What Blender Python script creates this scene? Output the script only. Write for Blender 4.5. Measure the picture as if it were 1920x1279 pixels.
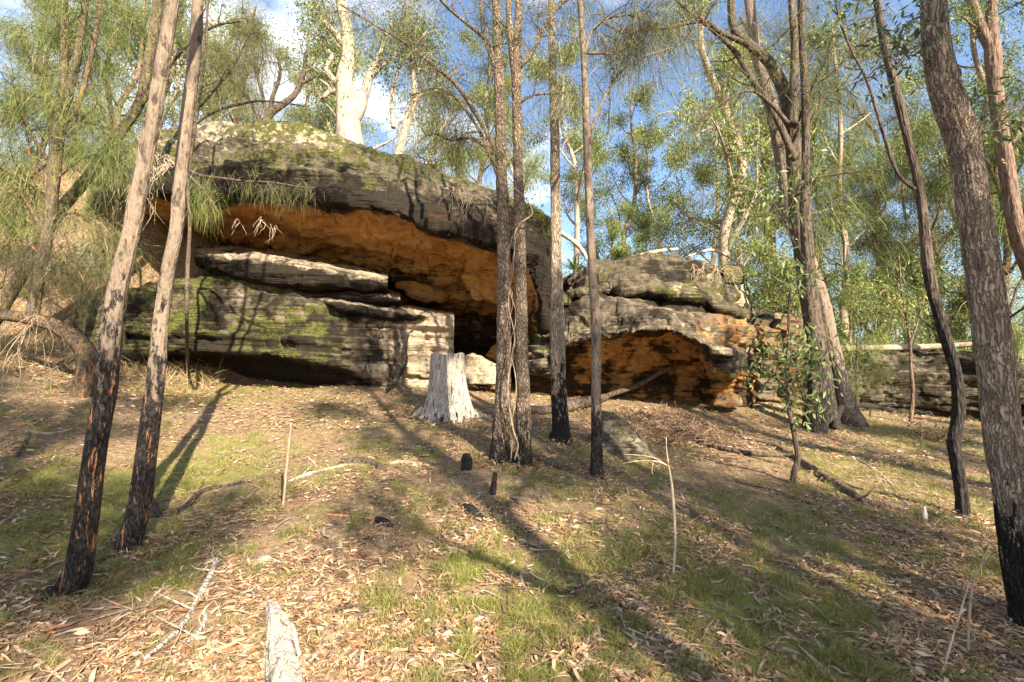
import bpy, math, random
import numpy as np
from mathutils import Vector

for o in list(bpy.data.objects):
    bpy.data.objects.remove(o)
scene = bpy.context.scene
COL = scene.collection
R = math.radians

# ------------------------------------------------------------------ camera
F_PX, PITCH, CAM_H = 907.0, R(5.0), 1.6
cam_d = bpy.data.cameras.new("camera")
cam_d.sensor_width = 36.0
cam_d.lens = F_PX / 1920.0 * 36.0
cam_d.clip_start = 0.05
cam_d.clip_end = 2000
cam = bpy.data.objects.new("camera", cam_d)
COL.objects.link(cam)
cam.location = (0, 0, CAM_H)
cam.rotation_euler = (R(90) + PITCH, 0, 0)
scene.camera = cam
scene.render.resolution_x = 1024
scene.render.resolution_y = 682

# ------------------------------------------------------------------ light
SUN_EL, SUN_AZ = R(31), R(28)          # light travels towards (-sin az, cos az)
sun_dir = Vector((math.sin(SUN_AZ) * math.cos(SUN_EL), -math.cos(SUN_AZ) * math.cos(SUN_EL), math.sin(SUN_EL)))
sd = bpy.data.lights.new("sun", 'SUN')
sd.energy = 5.0
sd.angle = R(0.55)
sd.color = (1.0, 0.87, 0.68)
sun = bpy.data.objects.new("sun", sd)
COL.objects.link(sun)
sun.rotation_euler = sun_dir.to_track_quat('Z', 'Y').to_euler()
sun.location = (0, 0, 30)

w = bpy.data.worlds.new("World")
scene.world = w
w.use_nodes = True
nt = w.node_tree
nt.nodes.clear()
out = nt.nodes.new('ShaderNodeOutputWorld')
bg = nt.nodes.new('ShaderNodeBackground')
sky = nt.nodes.new('ShaderNodeTexSky')
sky.sky_type = 'NISHITA'
sky.sun_disc = False
sky.sun_elevation = SUN_EL
sky.sun_rotation = math.pi - SUN_AZ
sky.air_density = 1.0
sky.dust_density = 0.8
sky.ozone_density = 2.0
bg.inputs['Strength'].default_value = 0.082
tc = nt.nodes.new('ShaderNodeTexCoord')
mp = nt.nodes.new('ShaderNodeMapping')
mp.inputs['Scale'].default_value = (1.0, 1.0, 2.2)
mp.inputs['Location'].default_value = (0.35, 0.0, 0.2)
ns = nt.nodes.new('ShaderNodeTexNoise')
ns.inputs['Scale'].default_value = 2.2
ns.inputs['Detail'].default_value = 7
ns.inputs['Roughness'].default_value = 0.55
ns.inputs['Distortion'].default_value = 0.3
rmp = nt.nodes.new('ShaderNodeMapRange')
rmp.inputs['From Min'].default_value = 0.50
rmp.inputs['From Max'].default_value = 0.72
# more cloud towards the left half of the sky
sepx = nt.nodes.new('ShaderNodeSeparateXYZ')
cm = nt.nodes.new('ShaderNodeMath'); cm.operation = 'MULTIPLY_ADD'
cm.inputs[1].default_value = -0.10
mixc = nt.nodes.new('ShaderNodeMix'); mixc.data_type = 'RGBA'
mixc.inputs['B'].default_value = (7.0, 7.2, 7.6, 1)
nt.links.new(tc.outputs['Generated'], mp.inputs['Vector'])
nt.links.new(mp.outputs['Vector'], ns.inputs['Vector'])
nt.links.new(tc.outputs['Generated'], sepx.inputs[0])
nt.links.new(sepx.outputs['X'], cm.inputs[0])
nt.links.new(ns.outputs['Fac'], cm.inputs[2])
nt.links.new(cm.outputs[0], rmp.inputs['Value'])
nt.links.new(rmp.outputs['Result'], mixc.inputs['Factor'])
nt.links.new(sky.outputs['Color'], mixc.inputs['A'])
nt.links.new(mixc.outputs['Result'], bg.inputs['Color'])
nt.links.new(bg.outputs[0], out.inputs['Surface'])

scene.view_settings.view_transform = 'Standard'
scene.view_settings.look = 'None'
scene.view_settings.gamma = 1.0
scene.view_settings.use_curve_mapping = False
scene.view_settings.exposure = 1.95
scene.cycles.max_bounces = 10
scene.cycles.diffuse_bounces = 5
scene.cycles.transparent_max_bounces = 4

# ------------------------------------------------------------------ helpers
def P(px, py, Y):
    """world point seen at pixel (px,py) of the 1920 px photo, at forward distance Y"""
    u = (px - 960.0) / F_PX
    v = (639.5 - py) / F_PX
    c, s = math.cos(PITCH), math.sin(PITCH)
    t = Y / (c - v * s)
    return np.array([u * t, Y, CAM_H + t * (s + v * c)])

_rs = np.random.RandomState(7)
_perm = _rs.permutation(4096)
_val = _rs.rand(4096) * 2 - 1
def vnoise(p, seed=0):
    p = np.asarray(p, float) + seed * 17.31
    i = np.floor(p).astype(np.int64); f = p - i
    f = f * f * f * (f * (f * 6 - 15) + 10)
    def h(a, b, c):
        return _val[_perm[(_perm[(_perm[a & 4095] + b) & 4095] + c) & 4095]]
    x, y, z = i[..., 0], i[..., 1], i[..., 2]
    fx, fy, fz = f[..., 0], f[..., 1], f[..., 2]
    def l(a, b, t): return a + (b - a) * t
    return l(l(l(h(x, y, z), h(x+1, y, z), fx), l(h(x, y+1, z), h(x+1, y+1, z), fx), fy),
             l(l(h(x, y, z+1), h(x+1, y, z+1), fx), l(h(x, y+1, z+1), h(x+1, y+1, z+1), fx), fy), fz)
def fbm(p, octv=4, seed=0, gain=0.5):
    p = np.asarray(p, float); a = 1.0; s = 0; t = 0
    for k in range(octv):
        s = s + a * vnoise(p * (2.03 ** k), seed + k * 3); t += a; a *= gain
    return s / t
def sstep(a, b, x):
    t = np.clip((x - a) / (b - a), 0, 1); return t * t * (3 - 2 * t)

class MB:
    def __init__(s):
        s.V = []; s.F = []; s.C = []; s.n = 0; s.M = []
    def add(s, V, F, C=None):
        V = np.asarray(V, float).reshape(-1, 3)
        if C is None: C = np.zeros((len(V), 4))
        C = np.asarray(C, float)
        if C.ndim == 1: C = np.tile(C, (len(V), 1))
        if C.shape[1] == 3: C = np.hstack([C, np.ones((len(C), 1))])
        s.V.append(V); s.C.append(C)
        if not isinstance(F, (list, tuple)): F = [F]
        for f in F: s.F.append(np.asarray(f, np.int64) + s.n)
        s.n += len(V)
    def build(s, name, mat, parent=None, origin=None, smooth=True):
        V = np.vstack(s.V); C = np.vstack(s.C)
        if origin is None and parent is not None: origin = parent.location
        if origin is not None: V = V - np.array(origin)
        me = bpy.data.meshes.new(name)
        me.vertices.add(len(V)); me.vertices.foreach_set('co', V.astype(np.float32).ravel())
        loops = np.concatenate([f.ravel() for f in s.F])
        tot = np.concatenate([np.full(len(f), f.shape[1]) for f in s.F])
        st = np.concatenate([[0], np.cumsum(tot)[:-1]])
        me.loops.add(len(loops)); me.loops.foreach_set('vertex_index', loops.astype(np.int32))
        me.polygons.add(len(tot)); me.polygons.foreach_set('loop_start', st.astype(np.int32))
        me.polygons.foreach_set('loop_total', tot.astype(np.int32))
        me.polygons.foreach_set('use_smooth', np.full(len(tot), smooth))
        ca = me.color_attributes.new('Col', 'FLOAT_COLOR', 'POINT')
        ca.data.foreach_set('color', C.astype(np.float32).ravel())
        me.update(calc_edges=True)
        me.materials.append(mat)
        o = bpy.data.objects.new(name, me)
        COL.objects.link(o)
        if parent is not None: o.parent = parent
        elif origin is not None: o.location = origin
        return o

def tag(o, label=None, cat=None, group=None, kind=None):
    if label: o['label'] = label
    if cat: o['category'] = cat
    if group: o['group'] = group
    if kind: o['kind'] = kind
    return o
def thing(name, label, cat, loc=(0, 0, 0), group=None):
    o = bpy.data.objects.new(name, None)
    o.empty_display_size = 0.2
    COL.objects.link(o); o.location = [float(a) for a in loc]
    return tag(o, label, cat, group)

def curve(pts, rad, step):
    """Catmull-Rom through pts (N,3), radii (N) -> resampled"""
    pts = np.asarray(pts, float); rad = np.asarray(rad, float)
    if len(pts) < 2: return pts, rad
    P4 = np.vstack([2 * pts[0] - pts[1], pts, 2 * pts[-1] - pts[-2]])
    op, orr = [], []
    for i in range(len(pts) - 1):
        a, b, c, d = P4[i], P4[i+1], P4[i+2], P4[i+3]
        n = max(2, int(np.linalg.norm(c - b) / step))
        t = np.linspace(0, 1, n, endpoint=False)[:, None]
        op.append(0.5 * ((2*b) + (-a + c) * t + (2*a - 5*b + 4*c - d) * t**2 + (-a + 3*b - 3*c + d) * t**3))
        orr.append(rad[i] + (rad[i+1] - rad[i]) * t[:, 0])
    op.append(pts[-1:]); orr.append(rad[-1:])
    return np.vstack(op), np.concatenate(orr)

def tube(mb, pts, rad, n=8, step=0.1, rough=0.0, nf=(6, 2), col=None, seed=0, flat=1.0, ridged=False, fine=0.0):
    """col: constant, or function(t in 0..1, verts)->(N,4)"""
    p, r = curve(pts, rad, step)
    m = len(p)
    T = np.gradient(p, axis=0); T /= np.linalg.norm(T, axis=1)[:, None] + 1e-9
    u = np.cross(T[0], [0.31, 0.9, 0.17]); u /= np.linalg.norm(u)
    U = np.zeros((m, 3))
    for i in range(m):
        u = u - T[i] * np.dot(u, T[i]); u /= np.linalg.norm(u) + 1e-9; U[i] = u
    W = np.cross(T, U)
    a = np.linspace(0, 2 * math.pi, n, endpoint=False)
    ca, sa = np.cos(a), np.sin(a)
    s = np.concatenate([[0], np.cumsum(np.linalg.norm(np.diff(p, axis=0), axis=1))])
    rr = np.repeat(r[:, None], n, 1)
    if rough > 0:
        q = np.zeros((m, n, 3))
        q[..., 0] = ca[None] * nf[0]; q[..., 1] = sa[None] * nf[0]; q[..., 2] = s[:, None] * nf[1]
        nn = fbm(q, 3, seed)
        if ridged:
            nn = 0.5 - 2.2 * np.maximum(0, 0.28 - np.abs(nn)) + 0.3 * nn
        q2 = q * np.array([.22, .22, .35])
        rr = rr * (1 + rough * nn + rough * 0.9 * fbm(q2, 2, seed + 9))
        if fine > 0: rr = rr + fine * fbm(q * np.array([2.6, 2.6, 3.5]), 2, seed + 5)
    V = p[:, None] + rr[..., None] * (ca[None, :, None] * U[:, None] + flat * sa[None, :, None] * W[:, None])
    V = V.reshape(-1, 3)
    i = np.arange(m - 1)[:, None] * n; j = np.arange(n)[None]; j2 = (j + 1) % n
    Fq = np.stack([i + j, i + j2, i + n + j2, i + n + j], -1).reshape(-1, 4)
    V = np.vstack([V, p[0], p[-1] + T[-1] * r[-1] * 0.3])
    c0, c1 = m * n, m * n + 1
    k = np.arange(n); k2 = (k + 1) % n
    Ft = np.vstack([np.stack([np.full(n, c0), k2, k], -1),
                    np.stack([np.full(n, c1), (m-1)*n + k, (m-1)*n + k2], -1)])
    tt = np.concatenate([np.repeat(s / max(s[-1], 1e-6), n), [0, 1]])
    if col is None: C = np.zeros((len(V), 4))
    elif callable(col): C = col(tt, V)
    else: C = np.tile(np.asarray(col, float), (len(V), 1))
    mb.add(V, [Fq, Ft], C)
    return p, r

def unit(a): return a / (np.linalg.norm(a, axis=-1, keepdims=True) + 1e-9)

def ribbons(mb, A, D, L, Wd, droop, C, rng):
    """thin drooping strands; A (N,3) D (N,3) unit, L (N)"""
    N = len(A)
    side = unit(np.cross(D, rng.normal(size=(N, 3))))
    mid = A + D * (L * 0.5)[:, None]
    mid[:, 2] -= droop * L * 0.15
    end = A + D * L[:, None]; end[:, 2] -= droop * L * 0.6
    hw = (side * (np.asarray(Wd) * 0.5)[:, None]) if np.ndim(Wd) else side * Wd * 0.5
    V = np.stack([A - hw, A + hw, mid + hw, mid - hw, end], 1).reshape(-1, 3)
    b = np.arange(N) * 5
    mb.add(V, [np.stack([b, b+1, b+2, b+3], -1), np.stack([b+3, b+2, b+4], -1)], np.repeat(C, 5, 0))

def leaves(mb, A, D, L, Wd, C, rng, bend=0.15):
    """lens leaves of 6 verts"""
    N = len(A)
    side = unit(np.cross(D, rng.normal(size=(N, 3))))
    up = np.cross(side, D)
    L = np.asarray(L) * np.ones(N); Wd = np.asarray(Wd) * np.ones(N)
    b_ = rng.uniform(-bend, bend, N)
    a1 = A + D * (L * .3)[:, None] + up * (L * b_)[:, None] * .8
    a2 = A + D * (L * .65)[:, None] + up * (L * b_)[:, None]
    e = A + D * L[:, None]
    h1 = side * (Wd * .5)[:, None]; h2 = side * (Wd * .42)[:, None]
    V = np.stack([A, a1 - h1, a1 + h1, a2 + h2, a2 - h2, e], 1).reshape(-1, 3)
    b = np.arange(N) * 6
    mb.add(V, [np.stack([b, b+2, b+1], -1), np.stack([b+1, b+2, b+3, b+4], -1), np.stack([b+4, b+3, b+5], -1)],
           np.repeat(C, 6, 0))

def pal(rng, N, cols, var=0.18):
    cols = np.array(cols, float)
    c = cols[rng.randint(0, len(cols), N)] * (1 + rng.uniform(-var, var, (N, 1)))
    return np.hstack([np.clip(c, 0, 1), np.ones((N, 1))])

# ------------------------------------------------------------------ materials
class NT:
    def __init__(s, name):
        s.m = bpy.data.materials.new(name); s.m.use_nodes = True
        s.t = s.m.node_tree; s.t.nodes.clear()
        s.o = s.t.nodes.new('ShaderNodeOutputMaterial')
    def n(s, typ, **kw):
        d = s.t.nodes.new('ShaderNode' + typ)
        for k, v in kw.items():
            if hasattr(d, k) and k not in ('Scale',): setattr(d, k, v)
        return d
    def L(s, a, b): s.t.links.new(a, b)
    def coords(s, scale=(1, 1, 1)):
        c = s.n('TexCoord'); m = s.n('Mapping'); m.inputs['Scale'].default_value = scale
        s.L(c.outputs['Object'], m.inputs['Vector']); return m.outputs['Vector']
    def noise(s, vec, scale, detail=5, rough=.55, dist=0):
        d = s.n('TexNoise'); d.inputs['Scale'].default_value = scale
        d.inputs['Detail'].default_value = detail; d.inputs['Roughness'].default_value = rough
        d.inputs['Distortion'].default_value = dist
        s.L(vec, d.inputs['Vector']); return d.outputs['Fac']
    def math(s, op, a, b=None, c=None, clamp=False):
        d = s.n('Math'); d.operation = op; d.use_clamp = clamp
        for k, x in enumerate((a, b, c)):
            if x is None: continue
            if isinstance(x, (int, float)): d.inputs[k].default_value = x
            else: s.L(x, d.inputs[k])
        return d.outputs[0]
    def rng(s, v, a, b, lo=0., hi=1.):
        d = s.n('MapRange'); s.L(v, d.inputs['Value'])
        d.inputs['From Min'].default_value = a; d.inputs['From Max'].default_value = b
        d.inputs['To Min'].default_value = lo; d.inputs['To Max'].default_value = hi
        return d.outputs['Result']
    def mix(s, f, a, b):
        d = s.n('Mix'); d.data_type = 'RGBA'
        if isinstance(f, (int, float)): d.inputs['Factor'].default_value = f
        else: s.L(f, d.inputs['Factor'])
        for k, x in (('A', a), ('B', b)):
            if isinstance(x, (tuple, list)): d.inputs[k].default_value = (*x[:3], 1)
            else: s.L(x, d.inputs[k])
        return d.outputs['Result']
    def attr(s):
        a = s.n('Attribute'); a.attribute_name = 'Col'
        q = s.n('SeparateColor'); s.L(a.outputs['Color'], q.inputs[0])
        return a.outputs['Color'], q.outputs[0], q.outputs[1], q.outputs[2], a.outputs['Alpha']
    def patch(s, wgt, n, soft=4.0, k=1.1):
        """thresholded weight broken up by noise"""
        k *= 2.2
        a = s.math('MULTIPLY_ADD', n, k, -0.5 * k)
        b = s.math('ADD', wgt, a)
        return s.math('MULTIPLY_ADD', b, soft, 0.5 - 0.5 * soft, clamp=True)
    def finish(s, color, rough=.85, bump=None, bs=.5, bd=.02, spec=.2):
        p = s.n('BsdfPrincipled')
        if isinstance(color, (tuple, list)): p.inputs['Base Color'].default_value = (*color[:3], 1)
        else: s.L(color, p.inputs['Base Color'])
        if isinstance(rough, (int, float)): p.inputs['Roughness'].default_value = rough
        else: s.L(rough, p.inputs['Roughness'])
        p.inputs['Specular IOR Level'].default_value = spec
        if bump is not None:
            b = s.n('Bump'); b.inputs['Strength'].default_value = bs; b.inputs['Distance'].default_value = bd
            s.L(bump, b.inputs['Height']); s.L(b.outputs[0], p.inputs['Normal'])
        s.L(p.outputs[0], s.o.inputs['Surface']); return s.m

def leaf_mat(name, trans=.35, rough=.5):
    m = NT(name); col, *_ = m.attr()
    p = m.n('BsdfPrincipled'); m.L(col, p.inputs['Base Color']); p.inputs['Roughness'].default_value = rough
    p.inputs['Specular IOR Level'].default_value = .3
    if trans > 0:
        t = m.n('BsdfTranslucent'); m.L(col, t.inputs['Color'])
        x = m.n('MixShader'); x.inputs[0].default_value = trans
        m.L(p.outputs[0], x.inputs[1]); m.L(t.outputs[0], x.inputs[2]); m.L(x.outputs[0], m.o.inputs['Surface'])
    else: m.L(p.outputs[0], m.o.inputs['Surface'])
    return m.m
M_LEAF = leaf_mat('leaf'); M_NEEDLE = leaf_mat('needle', .3); M_LITTER = leaf_mat('dry_leaf', .12, .7)
M_GRASS = leaf_mat('grass_blade', .4, .6)

def bark(name, c1, c2, dark, scale=8, stretch=.18, fiss=(.35, .5), bs=.8, bd=.02, char=(.012, .010, .009), rufous=(.42, .15, .05), cell=False, zs=.17, fd=.13):
    """Col: R char weight, G lichen weight, B exposed red-brown underbark weight"""
    m = NT(name); _, r, g, b, a = m.attr()
    v = m.coords((1, 1, stretch)); v1 = m.coords((1, 1, 1))
    n1 = m.noise(v, scale * 2, 5, .6, .6); n2 = m.noise(v1, scale * .4, 5, .65); n3 = m.noise(v, scale * 6, 4, .65)
    base = m.mix(m.rng(n2, .38, .62), c1, c2)
    base = m.mix(m.rng(n3, .35, .65, 0, .6), base, tuple(x * 1.3 for x in c1))
    if cell == 'long':
        wv = m.noise(m.coords((1, 1, .5)), 7, 4, .6)
        cx = m.n('CombineXYZ'); m.L(wv, cx.inputs[0]); m.L(n2, cx.inputs[1])
        vm = m.n('VectorMath'); vm.operation = 'MULTIPLY_ADD'; vm.inputs[1].default_value = (.13, .13, 0)
        m.L(cx.outputs[0], vm.inputs[0]); m.L(m.coords((1, 1, zs)), vm.inputs[2])
        vo = m.n('TexVoronoi'); vo.feature = 'DISTANCE_TO_EDGE'; vo.inputs['Scale'].default_value = scale * 2.3
        m.L(vm.outputs[0], vo.inputs['Vector'])
        f = m.rng(vo.outputs['Distance'], .0, fd, 1, 0)
        f = m.math('MULTIPLY', f, m.rng(n1, .34, .56, .1, 1.3), clamp=True)
        f = m.math('MAXIMUM', f, m.rng(n1, .36, .44, .8, 0))
        hgt = m.math('ADD', m.rng(vo.outputs['Distance'], 0, .2), m.math('MULTIPLY', n3, .6))
    elif cell:
        vo = m.n('TexVoronoi'); vo.feature = 'DISTANCE_TO_EDGE'; vo.inputs['Scale'].default_value = scale * 4.2
        vv = m.coords((1, 1, .55)); m.L(vv, vo.inputs['Vector'])
        f = m.rng(vo.outputs['Distance'], .0, .2, 1, 0)
        hgt = m.math('ADD', m.rng(vo.outputs['Distance'], 0, .3), m.math('MULTIPLY', n3, .7))
    else:
        f = m.rng(n1, fiss[0], fiss[1], 1, 0)
        hgt = m.math('ADD', m.rng(n1, fiss[0] - .05, fiss[1] + .12), m.math('MULTIPLY', n3, .5))
    base = m.mix(m.math('MULTIPLY', f, .85), base, dark)
    lich = m.patch(g, m.noise(v1, 14, 5, .7), 4, 1.3)
    base = m.mix(lich, base, m.mix(m.rng(n3, .35, .65), (.20, .17, .05), (.12, .11, .045)))
    cn = m.noise(m.coords((1, 1, .4)), 16, 6, .75)
    ch = m.patch(r, cn, 7, 1.2)
    chc = m.mix(m.rng(n3, .45, .7), char, tuple(x * 6 for x in char))
    base = m.mix(ch, base, chc)
    red = m.patch(b, m.noise(m.coords((1, 1, .13)), 34, 5, .7, .8), 10, 1.5)
    base = m.mix(red, base, rufous)
    return m.finish(base, .88, hgt, bs, bd)

B_PINK = bark('bark_pink_grey', (.185, .143, .108), (.11, .085, .064), (.035, .026, .02), 9, .4, (.36, .46), .8, .012, rufous=(.45, .20, .08))
B_VINE = bark('vine_bark', (.44, .36, .27), (.33, .25, .18), (.12, .09, .06), 12, .2, (.36, .48), .6, .006)
B_COBBLE = bark('bark_cobbled', (.25, .19, .14), (.145, .107, .078), (.04, .028, .02), 14, .3, zs=.4, fd=.1, bs=.9, bd=.022, cell='long')
B_FIBRE = bark('bark_fibrous', (.42, .335, .255), (.29, .225, .17), (.07, .05, .036), 19, .12, (.40, .52), 1., .03, cell='long', zs=.085, fd=.085)
B_DARK = bark('bark_dark', (.115, .086, .066), (.062, .047, .037), (.02, .015, .012), 12, .16, (.36, .52), .9, .02)
B_RED = bark('bark_reddish', (.19, .13, .098), (.115, .08, .06), (.05, .025, .018), 11, .14, (.38, .52), .9, .02)
B_WHITE = bark('bark_white_gum', (.33, .275, .22), (.22, .165, .125), (.11, .08, .06), 6, .3, (.32, .42), .25, .01, rufous=(.5, .3, .18))
B_WOOD = bark('weathered_wood', (.43, .385, .325), (.24, .205, .165), (.045, .034, .026), 10, .07, (.36, .44), .8, .012, rufous=(.45, .27, .12), cell='long', zs=.03, fd=.05)
B_DRIFT = bark('driftwood_grey', (.46, .42, .36), (.26, .225, .19), (.06, .046, .036), 9, .07, (.37, .46), .9, .012)
B_STICK = bark('dry_stick', (.36, .27, .19), (.22, .16, .11), (.07, .05, .035), 14, .2, (.35, .48), .6, .006)

def rock_mat(name, c1=(.185, .15, .108), c2=(.06, .048, .036), ochre1=(.60, .30, .075), ochre2=(.33, .125, .025), sv=10):
    """Col: R ochre, G moss, B black staining and painted shade, A pale lichen/fresh stone"""
    m = NT(name); _, r, g, b, a = m.attr()
    v = m.coords((1, 1, 1)); vs = m.coords((.3, .3, 4.6)); vd = m.coords((2.2, 2.2, .35))
    nb = m.noise(v, 1.1, 6, .6, .5); nm = m.noise(v, 4.5, 6, .65); nf = m.noise(v, 22, 5, .7); nstr = m.noise(vs, sv * .4, 6, .6, .25)
    drip = m.noise(vd, 1.6, 5, .6, .2)
    base = m.mix(m.rng(nm, .34, .66), c1, c2)
    base = m.mix(m.rng(nstr, .35, .65, 0, .6), base, tuple(x * .62 for x in c2))
    base = m.mix(m.rng(nf, .55, .75, 0, .4), base, (.27, .235, .185))
    vc = m.n('TexVoronoi'); vc.feature = 'DISTANCE_TO_EDGE'; vc.inputs['Scale'].default_value = 1.3; m.L(vs, vc.inputs['Vector'])
    bedding = m.math('MULTIPLY', m.rng(nstr, .42, .47, 1, 0), m.rng(nm, .4, .55))
    base = m.mix(m.math('MULTIPLY', bedding, m.rng(a, .3, .9, .8, .1)), base, (.03, .024, .018))
    oc = m.mix(m.rng(nb, .36, .64), ochre1, ochre2)
    oc = m.mix(m.rng(nstr, .4, .65, 0, .7), oc, (.52, .35, .18))
    oc = m.mix(m.rng(nm, .55, .72, 0, .8), oc, (.16, .065, .02))
    oc = m.mix(m.rng(nf, .62, .78, 0, .7), oc, (.09, .04, .015))
    base = m.mix(m.patch(r, nm, 2.6, .6), base, oc)
    base = m.mix(m.patch(a, m.noise(v, 3.1, 6, .65), 3, 1.1), base, m.mix(m.rng(nf, .4, .6), (.46, .375, .265), (.27, .21, .15)))
    ms = m.mix(m.rng(nf, .38, .62), (.105, .11, .024), (.032, .037, .012))
    base = m.mix(m.patch(g, m.noise(v, 7, 6, .7), 4.5, 1.5), base, ms)
    sn = m.math('ADD', m.math('MULTIPLY', drip, .35), m.math('ADD', m.math('MULTIPLY', nm, .25), m.math('MULTIPLY', nstr, .4)))
    base = m.mix(m.math('MULTIPLY', m.patch(b, sn, 4, 1.1), .93), base, (.018, .014, .011))
    h = m.math('ADD', m.math('MULTIPLY', nstr, 1.7), m.math('ADD', m.math('MULTIPLY', nm, .7), m.math('MULTIPLY', nf, .28)))
    return m.finish(base, .92, h, .9, .07, .12)
M_ROCK = rock_mat('sandstone')
M_BLOCK = rock_mat('sandstone_pale', (.20, .158, .112), (.075, .06, .044))
# ------------------------------------------------------------------ terrain
CTRL = [(0,1279,2.75),(480,1279,2.75),(960,1279,2.75),(1440,1279,2.8),(1920,1279,2.85),
        (130,1110,3.65),(245,1030,4.3),(530,950,4.95),(935,868,6.2),(1120,895,6.0),(1050,828,7.2),(835,782,9.0),
        (1262,1085,3.95),(1488,908,6.3),(1805,972,5.4),(1905,1180,3.4),(1550,808,11),(1700,800,12),(1850,825,11),
        (1200,850,7.4),(1300,766,11.5),(1050,748,11.5),(1420,752,13),(1700,777,15.6),
        (560,728,11),(320,716,10.5),(760,722,11),(400,870,6.5),(600,820,7.6),(155,745,8),(0,765,6.9),(0,900,5),(30,650,9.5)]
ctrl = np.array([P(*c) for c in CTRL] + [(-3, 0.5, .15), (3, 0.5, -.15), (0, -4, -.2), (-8, -4, .7), (8, -4, -.9), (-10, 2, 1.6), (10, 3, -.7),
      (-14, 8, 3.2), (14, 12, .2), (-12, 30, 2.5), (0, 17, 1.6), (-5, 15, 1.75), (0, 30, 1.7), (15, 30, .9), (40, 60, .5), (-40, 60, 3), (0, 90, 2),
      (60, 0, -2), (-60, 0, 5), (0, -40, -2)])
def tps_k(d): return np.where(d > 0, d * d * np.log(np.maximum(d, 1e-9)), 0)
_n = len(ctrl); _A = np.zeros((_n + 3, _n + 3))
_d = np.linalg.norm(ctrl[:, None, :2] - ctrl[None, :, :2], axis=-1)
_A[:_n, :_n] = tps_k(_d) + np.eye(_n) * 0.02
_A[:_n, _n] = 1; _A[:_n, _n+1:] = ctrl[:, :2]; _A[_n:, :_n] = _A[:_n, _n:].T
_w = np.linalg.solve(_A, np.concatenate([ctrl[:, 2], [0, 0, 0]]))
def gz(x, y, detail=True):
    x = np.asarray(x, float); y = np.asarray(y, float); sh = np.broadcast(x, y).shape
    X = np.broadcast_to(x, sh).ravel(); Y = np.broadcast_to(y, sh).ravel()
    z = np.zeros(len(X))
    for i0 in range(0, len(X), 60000):
        xs = X[i0:i0+60000]; ys = Y[i0:i0+60000]
        xc = np.clip(xs, -45, 45); yc = np.clip(ys, -20, 80)
        d = np.sqrt((xc[:, None] - ctrl[None, :, 0])**2 + (yc[:, None] - ctrl[None, :, 1])**2)
        z[i0:i0+60000] = tps_k(d) @ _w[:_n] + _w[_n] + _w[_n+1] * xc + _w[_n+2] * yc
    far = sstep(26, 60, Y) + sstep(16, 34, np.abs(X)); far = np.clip(far, 0, 1)
    z = z * (1 - far) + 1.2 * far
    hx = [-40, -14, -10.5, -9, -3, 0, 1.5, 5, 7, 9, 30]
    H = np.interp(X, hx, [4.2, 4.2, 5.2, 6.0, 6.0, 4.4, 3.3, 2.9, 1.7, 1.3, 1.6])
    y0 = np.interp(X, [-40, -12, -10.4, -9.2, -8, 1, 3, 6.5, 8, 30], [5, 8.0, 9.4, 11.2, 15.3, 15.3, 14.3, 14.3, 16.2, 16.5])
    wd = np.interp(X, [-40, -12, -10.4, -9.2, -8, 6.5, 9, 30], [9, 5.5, 5, 4, 1.6, 1.6, 3.5, 5])
    z = z + 3.6 * np.exp(-((X + 8.6) / 1.9) ** 2 - ((Y - 12.9) / 1.15) ** 2)
    z = z + H * sstep(0, 1, (Y - y0) / wd) + 0.045 * np.clip(Y - y0 - wd, 0, 120)
    if detail:
        p = np.stack([X, Y, X * 0], -1)
        z = z + 0.05 * fbm(p * .9, 3, 5) + 0.022 * fbm(p * 5, 3, 8)
    return z.reshape(sh)
def gz1(x, y): return float(gz(np.array([x]), np.array([y]))[0])
def G(px, py, ymax=60.0):
    """ground point seen at a pixel"""
    Y = np.concatenate([np.arange(1.6, 18, .03), np.arange(18, ymax, .25)])
    u = (px - 960.0) / F_PX; v = (639.5 - py) / F_PX; c, s = math.cos(PITCH), math.sin(PITCH)
    t = Y / (c - v * s); z = CAM_H + t * (s + v * c); x = u * t
    g = gz(x, Y); k = np.where(z < g)[0]
    i = k[0] if len(k) else -1
    return np.array([x[i], Y[i], g[i]])

def spaced(lo, a, b, hi, d, growth=1.09):
    mid = list(np.arange(a, b, d)); v = b; s = d; up = []
    while v < hi: up.append(v); s *= growth; v += s
    up.append(hi); v = a; s = d; dn = []
    while v > lo: s *= growth; v -= s; dn.append(max(v, lo))
    return np.array(sorted(set(dn)) + mid + up)
gx = spaced(-160, -9, 8.5, 160, .065); gy = spaced(-60, 1.2, 14, 260, .065)
GX, GY = np.meshgrid(gx, gy)
GZ = gz(GX, GY)
nxg, nyg = len(gx), len(gy)
def gauss(x, y, cs):
    s = np.zeros(np.shape(x))
    for (cx, cy, r, a) in cs: s = s + a * np.exp(-((x - cx)**2 + (y - cy)**2) / (r * r))
    return s
_gp = [(100,940,.8,.9),(40,960,.7,.9),(430,870,.9,.8),(330,900,.5,.6),(560,900,.7,.35),(900,1060,.35,.7),(1000,1200,.45,.9),(1080,1110,.4,.9),(1200,1040,.5,1.),
       (1350,1100,.5,1.),(1500,1150,.5,.9),(1400,1230,.5,.9),(1200,1260,.4,.6),(1600,1240,.4,.8),(1500,1000,.6,.5),(1700,960,.7,.5),(1600,880,1.0,.5),(1400,960,.6,.3),
       (1750,830,1.5,.5),(1600,800,1.3,.4),(450,740,1.2,.6),(300,735,.8,.4),(640,760,1.2,.25),(700,1160,.3,.6),(870,1200,.3,.8),(720,830,.5,.4),(500,1060,.3,.2),
       (300,1060,.4,.5),(150,1000,.6,.5),(1850,1180,.5,-.4)]
GPATCH = []
for a in _gp:
    q = G(a[0], a[1]); GPATCH.append((q[0], q[1], a[2], a[3]))
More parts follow.
